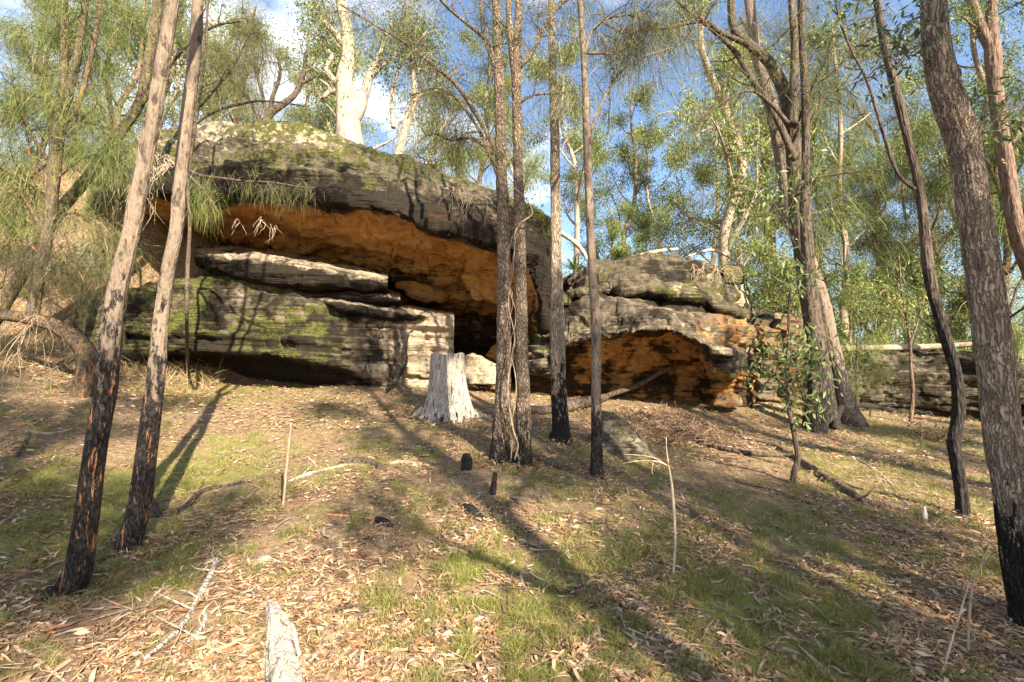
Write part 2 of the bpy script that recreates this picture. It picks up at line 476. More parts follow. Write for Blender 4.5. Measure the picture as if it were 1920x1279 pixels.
def grassw(x, y):
    p = np.stack([x, y, x * 0], -1)
    base = .26 + .10 * sstep(-1.5, 1.0, x) - .22 * sstep(-.3, -1.2, x) * sstep(4.2, 3.4, y)
    return np.clip(base + .85 * gauss(x, y, GPATCH) + .55 * fbm(p * 1.3, 3, 21) + .5 * fbm(p * 5, 2, 23), 0, 1)
gm = MB()
idx = np.arange(nxg * nyg).reshape(nyg, nxg)
Fg = np.stack([idx[:-1, :-1], idx[:-1, 1:], idx[1:, 1:], idx[1:, :-1]], -1).reshape(-1, 4)
gw = grassw(GX.ravel(), GY.ravel())
Cg = np.stack([gw * .6, GZ.ravel() * 0, GZ.ravel() * 0, np.ones(gw.shape)], -1)
gm.add(np.stack([GX.ravel(), GY.ravel(), GZ.ravel()], -1), Fg, Cg)
m = NT('forest_floor'); _, r_, g_, b_, a_ = m.attr()
v = m.coords(); n1 = m.noise(v, 2.2, 6, .6); n2 = m.noise(v, 18, 6, .7); n3 = m.noise(v, 70, 4, .7)
vo = m.n('TexVoronoi'); vo.inputs['Scale'].default_value = 26; m.L(m.coords((1, 1, .3)), vo.inputs['Vector'])
sc = m.n('SeparateColor'); m.L(vo.outputs['Color'], sc.inputs[0])
base = m.mix(m.rng(n1, .35, .65), (.20, .135, .08), (.12, .08, .05))
base = m.mix(m.rng(n2, .4, .7), base, (.29, .20, .12))
base = m.mix(m.rng(sc.outputs[0], .55, .95, 0, .7), base, (.36, .26, .165))
base = m.mix(m.rng(n3, .3, .5, .65, 0), base, (.05, .035, .022))
base = m.mix(m.patch(r_, n2, 3, .8), base, m.mix(m.rng(n3, .4, .6), (.13, .15, .03), (.24, .22, .07)))
M_FLOOR = m.finish(base, .95, m.math('ADD', n2, m.math('MULTIPLY', n3, .5)), .9, .03, .1)
ground = gm.build('ground', M_FLOOR)
tag(ground, 'brown leaf strewn sloping forest floor with patches of moss and short grass', None, None, 'structure')

# ------------------------------------------------------------------ rocks
def loft(name, label, stations, maskf, mat=None, nu=200, nv=160, amp=(.16, .10, .035), strata=3.2, seed=1, soft=2, cat='rock', xj=0.0, ends=(1, 1)):
    """stations: (px, [(py, Y), ...]) closed profile, hidden back first and last"""
    mat = mat or M_ROCK
    S = sorted(stations, key=lambda s: s[0])
    xs = np.array([s[0] for s in S], float); K = len(S[0][1])
    A = np.array([s[1] for s in S], float)                 # S,K,2
    U = np.linspace(xs[0], xs[-1], nu)
    D = np.zeros((nu, K, 2))
    ker = np.array([1, 4, 6, 4, 1.]) / 16
    for k in range(K):
        for c in range(2):
            q = np.interp(U, xs, A[:, k, c])
            for _ in range(int(nu / 40) + 1):
                e = np.concatenate([[q[0]] * 2, q, [q[-1]] * 2]); q2 = np.convolve(e, ker, 'valid'); q2[0] = q[0]; q2[-1] = q[-1]; q = q2
            D[:, k, c] = q
    W3 = np.zeros((nu, K, 3))
    for i in range(nu):
        for k in range(K): W3[i, k] = P(U[i], D[i, k, 0], D[i, k, 1])
    seg = np.linalg.norm(np.diff(W3, axis=1), axis=-1).mean(0)
    wt = seg ** .7; cnt = np.maximum(3, (nv * wt / wt.sum()).astype(int))
    rows, par, PYs = [], [], []
    for k in range(K - 1):
        t = np.linspace(0, 1, cnt[k], endpoint=False)
        for tt in t:
            rows.append(W3[:, k] * (1 - tt) + W3[:, k+1] * tt); par.append(k + tt); PYs.append(D[:, k, 0] * (1 - tt) + D[:, k+1, 0] * tt)
    rows.append(W3[:, -1]); par.append(K - 1.0); PYs.append(D[:, -1, 0])
    V = np.array(rows); par = np.array(par); PY = np.array(PYs); nr = len(V)
    for _ in range(soft):
        V[1:-1] = V[1:-1] * .5 + .25 * (V[:-2] + V[2:])
    Tv = np.gradient(V, axis=0); Tu = np.gradient(V, axis=1)
    N = unit(np.cross(Tu, Tv))
    c = V.mean((0, 1)); 
    if (N * (V - c)).sum() < 0: N = -N
    # strata: terraces following slightly dipping beds
    q = V * np.array([.35, .35, 0]) 
    dip = V[..., 2] + .05 * V[..., 0] + .12 * fbm(V * .7, 3, seed + 40)
    qs = np.stack([q[..., 0] * .5, q[..., 1] * .5, dip * strata], -1)
    st = fbm(qs, 3, seed + 50, .6); st = np.tanh(st * 4) * .6 + st * .4
    ver = 1 - np.abs(N[..., 2]) ** 2 * .4
    cr = fbm(V * np.array([1.1, 1.1, .8]), 4, seed + 60); crack = -np.exp(-(cr / .03) ** 2)
    disp = amp[0] * fbm(V * .9, 4, seed) + amp[1] * st * ver + amp[2] * fbm(V * 6, 3, seed + 3) + amp[1] * .6 * crack * (fbm(V * .5, 2, seed + 70) > 0)
    pit = fbm(V * np.array([2.2, 2.2, 3.4]), 3, seed + 80)
    disp -= amp[2] * 2.4 * np.maximum(0, pit - .1) / .3
    rid = 1 - np.abs(fbm(V * np.array([1.6, 1.6, 4.5]), 4, seed + 84)) * 2.2
    disp += amp[2] * 1.6 * rid
    fade = np.ones(nu)
    V = V + N * disp[..., None] * fade[None, :, None]
    mk = maskf(np.broadcast_to(U, (nr, nu)), PY, np.broadcast_to(par[:, None], (nr, nu)), V, N)
    mk = np.clip(np.stack([np.broadcast_to(q_, (nr, nu)) for q_ in mk], -1), 0, 1).reshape(-1, 4)
    mb = MB()
    id_ = np.arange(nr * nu).reshape(nr, nu); nx = np.roll(id_, -1, axis=0)
    Fq = np.stack([id_[:, :-1], id_[:, 1:], nx[:, 1:], nx[:, :-1]], -1).reshape(-1, 4)
    Vf = V.reshape(-1, 3); e0 = V[:, 0].mean(0); e1 = V[:, -1].mean(0)
    Vf = np.vstack([Vf, e0, e1]); n0 = nr * nu
    a = id_[:, 0]; b = id_[:, -1]
    Ft = np.vstack([np.stack([np.full(nr, n0), a, np.roll(a, -1)], -1), np.stack([np.full(nr, n0 + 1), np.roll(b, -1), b], -1)])
    mk = np.vstack([mk, mk[a].mean(0), mk[b].mean(0)])
    mb.add(Vf, [Fq, Ft], mk)
    base = Vf.mean(0); base[2] = Vf[:, 2].min()
    o = mb.build(name, mat, origin=base)
    tag(o, label, cat)
    return o

def g2(PX, PY, cx, cy, rx, ry): return np.exp(-((PX - cx) / rx) ** 2 - ((PY - cy) / ry) ** 2)

# great overhang: K = 11 profile points
def ovh(px, top, brow, lip, und, mid, bk, bot, Yt=12.5, Yb=10.2, Yl=9.8, Yu=10.5, Ym=12.2, Yk=14.6, Ybt=15.0):
    return (px, [(700, 19.5), (top + 45, 18), (top + 8, 15), (top, Yt), ((top * .55 + brow * .45), (Yt + Yb) / 2 - .3), (brow, Yb), (lip, Yl), (und, Yu), (mid, Ym), (bk, Yk), (bot, Ybt), (bot + 60, 19.5)])
OV = [ovh(175, 335, 365, 385, 398, 405, 425, 470, 13, 12, 11.8, 12, 12.5, 13, 13.2),
      ovh(225, 285, 345, 372, 388, 402, 425, 500, 12.6, 11.2, 10.9, 11.3, 12, 13.2, 13.6),
      ovh(290, 246, 328, 362, 378, 402, 432, 560),
      ovh(380, 240, 325, 368, 380, 415, 470, 620), ovh(480, 240, 318, 364, 376, 430, 490, 660),
      ovh(560, 247, 318, 368, 382, 445, 515, 680), ovh(640, 264, 326, 380, 394, 462, 540, 690),
      ovh(720, 292, 352, 396, 408, 478, 560, 695), ovh(800, 318, 384, 420, 434, 500, 585, 700),
      ovh(880, 345, 412, 444, 458, 518, 600, 700), ovh(940, 366, 428, 462, 476, 530, 606, 704),
      ovh(985, 382, 430, 480, 500, 560, 625, 708, Ym=11.6, Yk=13),
      ovh(1012, 396, 440, 545, 580, 620, 660, 712, Yl=10.2, Yu=10.8, Ym=11.4, Yk=12.2, Ybt=12.8),
      ovh(1034, 425, 465, 640, 660, 680, 700, 718, 13, 11.4, 11.3, 11.6, 12, 12.4, 12.8)]
def ov_mask(PX, PY, k, V, N):
    n = fbm(V * .8, 3, 91); n2 = fbm(V * 2.2, 3, 92)
    upper = sstep(5.3, 4.6, k)                      # top and upper face
    ochre = sstep(6.6, 7.3, k) * (1 - .55 * sstep(9.2, 10, k)) * .85 + n2 * .2
    ochre += .5 * g2(PX, PY, 830, 415, 120, 26) * (k > 5) + .3 * g2(PX, PY, 930, 470, 60, 40) * (k > 6)
    moss = (.38 + .7 * n) * sstep(2.0, 3.2, k) * sstep(5.9, 5.0, k) + .35 * g2(PX, PY, 470, 300, 130, 40) + .6 * g2(PX, PY, 1000, 430, 25, 40)
    moss = moss * (k < 6.2)
    stain_shade = .85 * np.exp(-((k - 6.0) / .8) ** 2) + .42 * sstep(3.4, 4.8, k) * (k < 6.5) + .24 * sstep(560, 760, PX) * (k < 6.5) + .45 * n2 * (k < 6.5) + .45 * g2(PX, PY, 700, 520, 160, 30) * (k > 7) + .25 * n
    stain_shade = np.where(k > 7.2, stain_shade * .6 + .08, stain_shade) + .5 * sstep(985, 1015, PX) * sstep(5, 6.5, k) + .45 * sstep(8.2, 9.6, k) + .25 * sstep(640, 760, PX) * (k > 7.5)  # paints shade into the cave depths and the right cleft
    stain_shade += -.55 * g2(PX, PY, 790, 415, 70, 25) * (k > 5.5) - .3 * g2(PX, PY, 560, 420, 130, 30) * (k > 6.8)
    pale = .55 * sstep(2.2, 3.0, k) * sstep(4.4, 3.5, k) * sstep(760, 560, PX) + .2 * n2
    return ochre, moss, stain_shade, pale
OVER = loft('overhanging_rock', 'huge mossy sandstone overhang with black stained lip and orange cave ceiling beneath', OV, ov_mask, nu=460, nv=340, amp=(.26, .15, .035), strata=4.2, seed=1, soft=3, cat='rock overhang')

# ochre lobes hanging from the ceiling are part of the roof: rounded bosses joined by shape of the ledge rock
def led(px, tb, te, uf, mf, lip, un, bb, Y=(12.6, 11, 10.4, 10.1, 10, 11.1, 11.8)):
    return (px, [(740, 14), (tb, Y[0]), (te, Y[1]), (uf, Y[2]), (mf, Y[3]), (lip, Y[4]), (un, Y[5]), (bb, Y[6]), (760, 13)])
LE = [led(150, 600, 610, 630, 650, 668, 675, 690, (12, 11.4, 11.1, 10.9, 10.8, 11, 11.2)),
      led(235, 548, 560, 590, 630, 660, 668, 705, (12.5, 11.3, 10.8, 10.6, 10.4, 11, 11.4)),
      led(330, 520, 534, 580, 622, 654, 664, 716), led(450, 506, 530, 575, 625, 660, 671, 730),
      led(560, 528, 545, 582, 628, 668, 679, 734), led(640, 560, 567, 600, 640, 686, 696, 732, (12.6, 11, 10.6, 10.4, 10.3, 11, 11.4)),
      led(700, 574, 579, 593, 640, 702, 710, 732, (12.6, 11, 10.7, 10.65, 10.65, 10.9, 11)),
      led(765, 584, 588, 600, 645, 700, 708, 730, (12.6, 11.1, 10.85, 10.85, 10.85, 11, 11.1)),
      led(850, 597, 601, 611, 650, 700, 708, 730, (12.6, 11.3, 11.1, 11.1, 11.1, 11.2, 11.3))]
def le_mask(PX, PY, k, V, N):
    n = fbm(V * 1.1, 3, 95); n2 = fbm(V * 3, 3, 96)
    right = sstep(600, 700, PX)
    moss = (.5 + .7 * n) * (1 - right) * (k < 5.3) + .3 * g2(PX, PY, 480, 620, 150, 40) + .2 * sstep(2.3, 1.6, k) * sstep(600, 500, PX)
    stain_shade = .46 + .5 * n2 + .55 * sstep(4.9, 5.4, k) * (1 - right) + .25 * (1 - right) * g2(PX, PY, 420, 645, 200, 14)  # black staining, plus painted shade in the undercut below the lip
    stain_shade = stain_shade - .5 * right * sstep(690, 770, PX)
    stain_shade -= .4 * sstep(755, 775, PX)
    stain_shade += .7 * np.exp(-((PX - 800) / 5) ** 2) * right + .3 * np.exp(-((PX - 735) / 9) ** 2)
    ochre = .48 * right * sstep(740, 780, PX) * (.8 + n2) + .35 * sstep(6, 7, k) + .5 * np.exp(-((PX - 775) / 14) ** 2) + .3 * g2(PX, PY, 740, 590, 80, 12)
    pale = .5 * sstep(660, 700, PX) + .75 * sstep(755, 775, PX)
    return ochre, moss, stain_shade, pale
loft('rock_ledge', 'long low mossy rock ledge under the overhang, deeply undercut, with a pale right end', LE, le_mask, nu=340, nv=230, amp=(.15, .15, .03), strata=5.0, seed=4, cat='rock ledge', mat=M_BLOCK)

def slab(px, te, bf, Yf, dt=14, Yb=12.8): return (px, [(bf + 10, Yb), (te - dt, Yb), (te, Yf + .15), (te + (bf - te) * .35, Yf - .08), (bf - 3, Yf), (bf + 6, Yf + .5), (bf + 12, Yb)])
def sl_mask(PX, PY, k, V, N):
    n = fbm(V * 2, 3, 97)
    return (.1 + .4 * sstep(4.6, 5.2, k), (.35 + .5 * n) * (k < 4.4) * sstep(2, 3, k), .35 + .4 * n + .6 * sstep(2.5, 3.0, k), .75 * sstep(2.9, 2.2, k))  # third weight paints the undercut shadow onto the slab front
loft('rock_slab', 'long flat sandstone slab, bleached on top, lying on the ledge below the cave ceiling', [slab(368, 474, 486, 11.4), slab(400, 476, 508, 10.8), slab(480, 482, 526, 10.5), slab(600, 500, 541, 10.4), slab(690, 517, 548, 10.4), slab(727, 524, 546, 10.5)],
     sl_mask, nu=200, nv=90, amp=(.07, .05, .025), strata=5, seed=7, cat='rock slab', mat=M_BLOCK)
loft('rock_slab', 'short rock slab with a pointed end wedged under the long slab', [slab(590, 544, 558, 11), slab(650, 548, 566, 10.7), slab(715, 552, 574, 10.6), slab(750, 562, 570, 10.9)],
     sl_mask, nu=90, nv=70, amp=(.05, .05, .02), strata=5, seed=8, cat='rock slab', mat=M_BLOCK)
loft('rock_slab', 'thin broken rock sheet capping the pale right end of the ledge', [slab(560, 552, 562, 11), slab(640, 567, 584, 10.35), slab(720, 580, 596, 10.5), slab(775, 588, 600, 10.75), slab(800, 592, 599, 11)],
     sl_mask, nu=110, nv=70, amp=(.04, .04, .02), strata=5, seed=9, cat='rock slab', mat=M_BLOCK)

# right boulder
def rb(px, vals, Yx):
    ys = [720] + [vals[0] + 35, vals[0] + 6] + list(vals) + [780]
    Ys = [18] + [17, 14.5] + list(Yx) + [15]
    return (px, list(zip(ys, Ys)))
RB = [rb(992, (640, 645, 650, 655, 700, 706, 725, 750), (12, 11.7, 11.6, 11.5, 11.3, 11.5, 11.8, 12)),
      rb(1015, (590, 606, 618, 630, 680, 690, 720, 750), (12, 11.4, 11.4, 11.1, 10.8, 11.2, 11.8, 12)),
      rb(1060, (528, 556, 572, 588, 648, 662, 705, 755), (12.3, 11.2, 11.4, 10.9, 10.3, 11.1, 12, 12.1)),
      rb(1120, (490, 538, 550, 566, 634, 650, 700, 757), (12.5, 11, 11.4, 10.7, 9.9, 10.9, 12.2, 12.2)),
      rb(1200, (478, 542, 558, 572, 618, 632, 700, 760), (12.5, 10.8, 11.3, 10.6, 9.8, 11.1, 12.4, 12.3)),
      rb(1250, (480, 550, 566, 578, 616, 630, 700, 764), (12.5, 10.8, 11.3, 10.6, 9.8, 11.1, 12.4, 12.3)),
      rb(1300, (482, 556, 570, 582, 636, 652, 704, 766), (12.5, 10.8, 11.2, 10.6, 9.9, 11, 12.4, 12.2)),
      rb(1335, (504, 568, 582, 594, 650, 700, 716, 762), (12.5, 10.9, 11.2, 10.7, 10, 10.4, 11.4, 12)),
      rb(1372, (545, 584, 594, 606, 660, 706, 722, 758), (12.5, 11.1, 11.4, 10.9, 10.1, 10.5, 11.4, 12)),
      rb(1396, (568, 600, 608, 618, 676, 700, 726, 755), (12.8, 11.8, 11.9, 11.7, 11.3, 11.4, 11.8, 12.2)),
      rb(1412, (588, 606, 614, 624, 680, 704, 728, 752), (13.2, 12.6, 12.6, 12.5, 12.4, 12.4, 12.5, 12.6))]
def rb_mask(PX, PY, k, V, N):
    n = fbm(V * 1.0, 3, 98); n2 = fbm(V * 2.6, 3, 99)
    ochre = .8 * sstep(7.4, 8, k) + .48 * sstep(1270, 1340, PX) * sstep(4.5, 5.5, k) * sstep(7.2, 6.6, k) + .3 * n2
    ochre -= .6 * g2(PX, PY, 1365, 680, 32, 30)
    moss = .3 + .5 * n + .5 * g2(PX, PY, 1020, 600, 40, 60) - .2 * (k > 5.5); moss = moss * (k < 7)
    stain_shade = .34 + .6 * n2 + .55 * np.exp(-((k - 5) / .5) ** 2) + .12 * sstep(7.1, 7.6, k) + .2 * sstep(8.8, 9.5, k)  # darker in the notch and towards the back of the hollow
    stain_shade += .4 * g2(PX, PY, 1300, 505, 60, 20) + .5 * sstep(1110, 1050, PX) * sstep(7, 7.5, k)
    pale = .08 + .4 * n + .15 * g2(PX, PY, 1180, 600, 100, 20) + .4 * g2(PX, PY, 1360, 670, 35, 40) - .3 * (k > 7.3)
    return ochre, moss, stain_shade, pale
loft('layered_boulder', 'big grey layered boulder to the right of the cave with a hollow ochre underside', RB, rb_mask, nu=380, nv=280, amp=(.22, .17, .035), strata=4.4, seed=11, soft=2, cat='boulder')

def wall(px, t, b, Y): return (px, [(b + 20, Y + 3), (t - 4, Y + 3), (t, Y + .6), (t + 10, Y), ((t + b) / 2, Y - .15), (b - 8, Y + .1), (b + 20, Y + .3)])
def bw_mask(PX, PY, k, V, N):
    n = fbm(V * 1.2, 3, 101)
    return (.42 * (k > 2.4) + .4 * n, .35 * (k < 3), .45 + .4 * n, .1)
loft('banded_rock_wall', 'brown banded rock wall low behind the leafy sapling, joined to the layered boulder', [wall(1375, 596, 742, 12.6), wall(1440, 590, 745, 12.8), wall(1500, 594, 745, 13.4), wall(1560, 604, 748, 14.4)],
     bw_mask, nu=150, nv=130, amp=(.16, .16, .04), strata=5.5, seed=13, cat='rock wall')
def fw_mask(PX, PY, k, V, N):
    n = fbm(V * 1.2, 3, 102); return (.15, .35 + .4 * n, .56 + .4 * n, .25 + .3 * n)
loft('far_rock_ledge', 'low grey stratified rock ledge in the distance beneath the fallen log', [wall(1575, 690, 770, 16), wall(1640, 668, 776, 15.9), wall(1720, 664, 780, 15.9), wall(1800, 670, 788, 15.5), wall(1860, 672, 800, 15.2), wall(1960, 690, 812, 15)],
     fw_mask, nu=220, nv=130, amp=(.2, .2, .04), strata=4.5, seed=14, cat='rock ledge')

def hull(name, label, pts, seed, mask=(0, .2, .2, .3), cat='rock', cuts=4, amp=.05, fr=2.5, mat=None, sink=0, edge=.3):
    import bmesh
    bm = bmesh.new()
    for p in pts: bm.verts.new([float(a) for a in p])
    r = bmesh.ops.convex_hull(bm, input=bm.verts)
    bmesh.ops.delete(bm, geom=[e for e in r['geom_interior'] if isinstance(e, bmesh.types.BMVert)], context='VERTS')
    for _ in range(cuts):
        bmesh.ops.triangulate(bm, faces=bm.faces[:])
        bmesh.ops.subdivide_edges(bm, edges=bm.edges[:], cuts=1, use_grid_fill=True, smooth=0)
        if _ < 3: bmesh.ops.smooth_vert(bm, verts=bm.verts[:], factor=edge, use_axis_x=True, use_axis_y=True, use_axis_z=True)
    bmesh.ops.triangulate(bm, faces=bm.faces[:])
    bm.normal_update(); bm.verts.ensure_lookup_table()
    V = np.array([v.co for v in bm.verts]); N = np.array([v.normal for v in bm.verts])
    F = np.array([[v.index for v in f.verts] for f in bm.faces]); bm.free()
    s = np.ptp(V, axis=0).max()
    V = V + N * (s * amp * fbm(V * fr / s * 2, 4, seed) + s * amp * .35 * fbm(V * fr / s * np.array([2, 2, 9]), 3, seed + 5))[:, None]
    mb = MB(); mb.add(V, F, mask)
    c = V.mean(0); c[2] = V[:, 2].min()
    o = mb.build(name, mat or M_ROCK, origin=c)
    if label: tag(o, label, cat)
    return o
def boxpts(px0, px1, py0, py1, Y, d, skew=0, top=.85):
    a, b = [], []
    for (x, y, yy) in ((px0, py1, Y), (px1, py1, Y), (px0, py1, Y + d), (px1, py1, Y + d)): a.append(P(x, y, yy))
    cx = (px0 + px1) / 2
    for (x, yy) in ((px0, Y + .1 * d), (px1, Y + .1 * d), (px0, Y + d), (px1, Y + d)):
        a.append(P(cx + (x - cx) * top + skew, py0, yy))
    return a
hull('boulder', 'pale lumpy boulder inside the cave mouth behind the stump', [P(862, 712, 11.6), P(945, 715, 11.6), P(862, 668, 11.9), P(880, 655, 12), P(905, 668, 12), P(945, 685, 11.9), P(862, 700, 13), P(940, 700, 13), P(880, 665, 12.8)], 31, (.25, .2, .1, .7), 'boulder', mat=M_BLOCK)
hull('boulder', 'flat grey stone at the foot of the pale boulder in the cave mouth', [P(866, 722, 10.9), P(950, 724, 10.9), P(870, 702, 11.1), P(930, 700, 11.1), P(950, 712, 11.1), P(880, 715, 12), P(945, 715, 12)], 32, (.1, .2, .1, .6), 'rock', mat=M_BLOCK)
hull('boulder', 'bright orange sunlit rock deep inside the cave beside the twin trunks', [P(900, 668, 12.8), P(975, 690, 12.8), P(938, 628, 13.2), P(960, 632, 13.2), P(985, 680, 13.2), P(905, 690, 14), P(980, 690, 14)], 33, (1, 0, 0, .1), 'rock')
def boss(pts, seed):
    o = hull('roof_boss', None, pts, seed, (1, 0, .12, 0), cuts=4, amp=.09, fr=3)
    o.parent = OVER; o.location = o.location - OVER.location
boss([P(862, 520, 12), P(900, 500, 11.7), P(950, 505, 11.8), P(985, 540, 12), P(880, 560, 12), P(930, 575, 12), P(970, 570, 12.2), P(870, 505, 13), P(970, 500, 13), P(920, 560, 13.2)], 131)
boss([P(735, 535, 13), P(770, 522, 12.8), P(850, 560, 12.9), P(830, 572, 13), P(760, 560, 13), P(750, 505, 14), P(850, 535, 14), P(800, 560, 14)], 132)
hull('boulder', 'tilted wedge shaped grey boulder lying behind the slender pale trunk', [P(1095, 835, 7.3), P(1110, 862, 6.9), P(1228, 868, 6.9), P(1128, 762, 7.6), P(1148, 768, 7.5), P(1192, 808, 7.3), P(1225, 850, 7.2), P(1150, 860, 8.3), P(1240, 850, 8.3), P(1100, 850, 8.2)], 34, (.0, .25, .4, .3), 'boulder', amp=.035, edge=.15)
hull('rock', 'small mossy capstone block jutting at the top right corner of the layered boulder', boxpts(1352, 1398, 498, 534, 12.0, 1.0, top=.85), 35, (.3, .55, .2, .3), 'rock', mat=M_BLOCK)
hull('rock', 'undercut ochre and white block below the mossy capstone', [P(1356, 545, 12), P(1392, 540, 12), P(1362, 582, 12), P(1398, 586, 12), P(1408, 575, 12.1), P(1356, 545, 13), P(1395, 540, 13), P(1360, 586, 13), P(1400, 586, 13)], 36, (.6, .1, .25, .6), 'rock')
hull('rock', 'sloping red brown stone wedged under the ochre block', [P(1365, 574, 11.7), P(1404, 584, 11.7), P(1368, 600, 11.7), P(1400, 604, 11.7), P(1365, 580, 12.6), P(1405, 590, 12.6)], 37, (.7, 0, .35, .1), 'rock', cuts=3)
hull('rock', 'rounded mossy outcrop on the left bank above a dark gap', boxpts(92, 205, 452, 520, 11.2, 1.6, 10, .8), 38, (.05, .45, .3, .5), 'rock')
hull('rock', 'green stained rock shoulder between the leaning trunk and the arched trunk', [P(130, 640, 10.2), P(240, 650, 10.2), P(135, 575, 10.6), P(190, 545, 10.8), P(235, 545, 10.8), P(130, 690, 10.2), P(250, 695, 10.2), P(140, 640, 12), P(240, 640, 12), P(190, 560, 12)], 39, (.1, .5, .4, .2), 'rock')
hull('rock', 'ochre boulder at the foot of the layered boulder near its right end', [P(1330, 764, 11), P(1392, 766, 11), P(1345, 735, 11.2), P(1375, 730, 11.2), P(1390, 742, 11.2), P(1335, 760, 12), P(1395, 760, 12)], 40, (.6, .1, .1, .4), 'rock')
STN = [(1027, 760, 9, 'round yellow stone between the twin trunks and the next trunk'), (1300, 768, 16, 'flat stone at the edge of the hollow under the layered boulder'),
       (1425, 765, 22, 'long low stone right of the ochre boulder'), (497, 1052, 26, 'half buried tan stone in leaf litter above the grey driftwood'),
       (1190, 770, 11, 'stone beside the brush pile under the rock hollow'), (700, 716, 14, 'stone at the foot of the pale rock face left of the stump'), (772, 720, 18, 'flat pale stone directly behind the stump'),
       (1010, 735, 13, 'grey stone at the dark cleft right of the twin trunks'), (1395, 745, 15, 'brown stone against the banded wall'), (770, 918, 9, 'small grey stone in the leaf litter left of the charred post')]
rg = np.random.RandomState(3)
for i, (px, py, wpx, lb) in enumerate(STN):
    c = G(px, py); s = wpx / F_PX * c[1]; c = c - np.array([0, 0, .22 * s])
    th = rg.uniform(0, 6.28, 14); ph = rg.uniform(-1, 1, 14)
    pts = [c + s * np.array([math.cos(t) * math.sqrt(1 - q*q) * 1.15, math.sin(t) * math.sqrt(1 - q*q), q * .55 + .15]) for t, q in zip(th, ph)]
    hull('stone', lb, pts, 50 + i, (.35 if i in (0, 1, 2) else .15, .1, .1, .6), 'stone', cuts=3, mat=M_BLOCK)
# ------------------------------------------------------------------ foliage builders
GUM_G = [(.09, .13, .035), (.13, .17, .045), (.18, .21, .07), (.08, .115, .04), (.22, .24, .08)]
GUM_Y = [(.16, .20, .05), (.21, .25, .065), (.12, .16, .04), (.26, .26, .09)]
OAK_G = [(.10, .11, .035), (.14, .14, .05), (.08, .095, .035), (.20, .18, .075), (.12, .14, .045), (.22,.19,.10)]
OAK_B = [(.08, .12, .03), (.12, .16, .04), (.16, .19, .05), (.20,.19,.07)]
GREY_G = [(.12, .15, .09), (.16, .19, .11), (.09, .12, .06)]

def twig_cloud(wood, lf, rng, ends, dirs, kind, dens=1.0, size=1.0, cols=None, wcol=(0, 0, 0, 1)):
    """puts leaves or drooping strands round branch ends"""
    ends = np.asarray(ends); dirs = np.asarray(dirs); N = len(ends)
    if N == 0: return
    if kind == 'gum':
        cols = cols or GUM_G
        k = max(1, int(16 * dens)); M = N * k
        A = np.repeat(ends, k, 0) + rng.normal(size=(M, 3)) * np.array([.17, .17, .13]) * size
        D = unit(np.repeat(dirs, k, 0) * .5 + rng.normal(size=(M, 3)) * .6 + np.array([0, 0, -.75]))
        cc = pal(rng, N, cols, .2); C = np.repeat(cc, k, 0); C[:, :3] *= rng.uniform(.75, 1.3, (M, 1))
        leaves(lf, A, D, rng.uniform(.07, .13, M) * size, rng.uniform(.018, .03, M) * size, C, rng)
    else:
        cols = cols or OAK_G
        k = max(1, int(7 * dens)); M = N * k
        A = np.repeat(ends, k, 0) + rng.normal(size=(M, 3)) * .11 * size
        D = unit(np.repeat(dirs, k, 0) * .9 + rng.normal(size=(M, 3)) * .45 + np.array([0, 0, -.35]))
        cc = pal(rng, N, cols, .2); C = np.repeat(cc, k, 0); C[:, :3] *= rng.uniform(.75, 1.3, (M, 1))
        ribbons(lf, A, D, rng.uniform(.12, .30, M) * size, .0045 * size, rng.uniform(.6, 1.6, M), C, rng)

def sprout(wood, lf, rng, p, r, kind, start=.3, n=12, length=.8, sub=4, dens=1., size=1., cols=None, wcol=(0, 0, 0, 1), up=.2, tw=True, sides=4, clus=1):
    """side twigs with foliage along the branch polyline p"""
    m = len(p); ends, dirs = [], []
    for i in range(n):
        t = start + (1 - start) * (i + rng.rand()) / n
        k = min(m - 2, int(t * (m - 1))); a = p[k]
        T = unit(p[k+1] - p[k]); d = unit(T * .7 + rng.normal(size=3) * .8 + np.array([0, 0, up]))
        L = length * rng.uniform(.5, 1.2) * (1 - .35 * t); q = [a]
        for s in range(4):
            d = unit(d + rng.normal(size=3) * .22 + np.array([0, 0, -.06 if kind != 'gum' else .03])); q.append(q[-1] + d * L / 4)
        q = np.array(q); rr = max(.004, min(r[k] * .55, .018 * L))
        if tw: tube(wood, q, np.linspace(rr, .003, 5), n=sides, step=L / 4, col=wcol)
        for s in range(2, 5):
            for c_ in range(clus): ends.append(q[s] + rng.normal(size=3) * .05 * size); dirs.append(d)
        for j in range(sub):
            b = q[rng.randint(1, 5)]; d2 = unit(d * .5 + rng.normal(size=3) * .8); l2 = L * rng.uniform(.25, .5)
            e1 = b + d2 * l2 * .5; d3 = unit(d2 + rng.normal(size=3) * .3); e2 = e1 + d3 * l2 * .5
            if tw: tube(wood, [b, e1, e2], [rr * .5, rr * .35, .002], n=3, step=l2 / 2, col=wcol)
            for c_ in range(clus):
                ends.append(e2 + rng.normal(size=3) * .06 * size); dirs.append(d3)
            ends.append(e1); dirs.append(d3)
    twig_cloud(wood, lf, rng, ends, dirs, kind, dens, size, cols, wcol)

def pxline(pts, Y):
    """pts (px,py,width px[,Y]) -> world points and radii"""
    A, r = [], []
    for i, q in enumerate(pts):
        yy = q[3] if len(q) > 3 else Y
        A.append(P(q[0], q[1], yy)); r.append(q[2] / 2 / F_PX * yy / math.sqrt(1 + ((q[0] - 960) / F_PX) ** 2))
    return np.array(A), np.array(r)

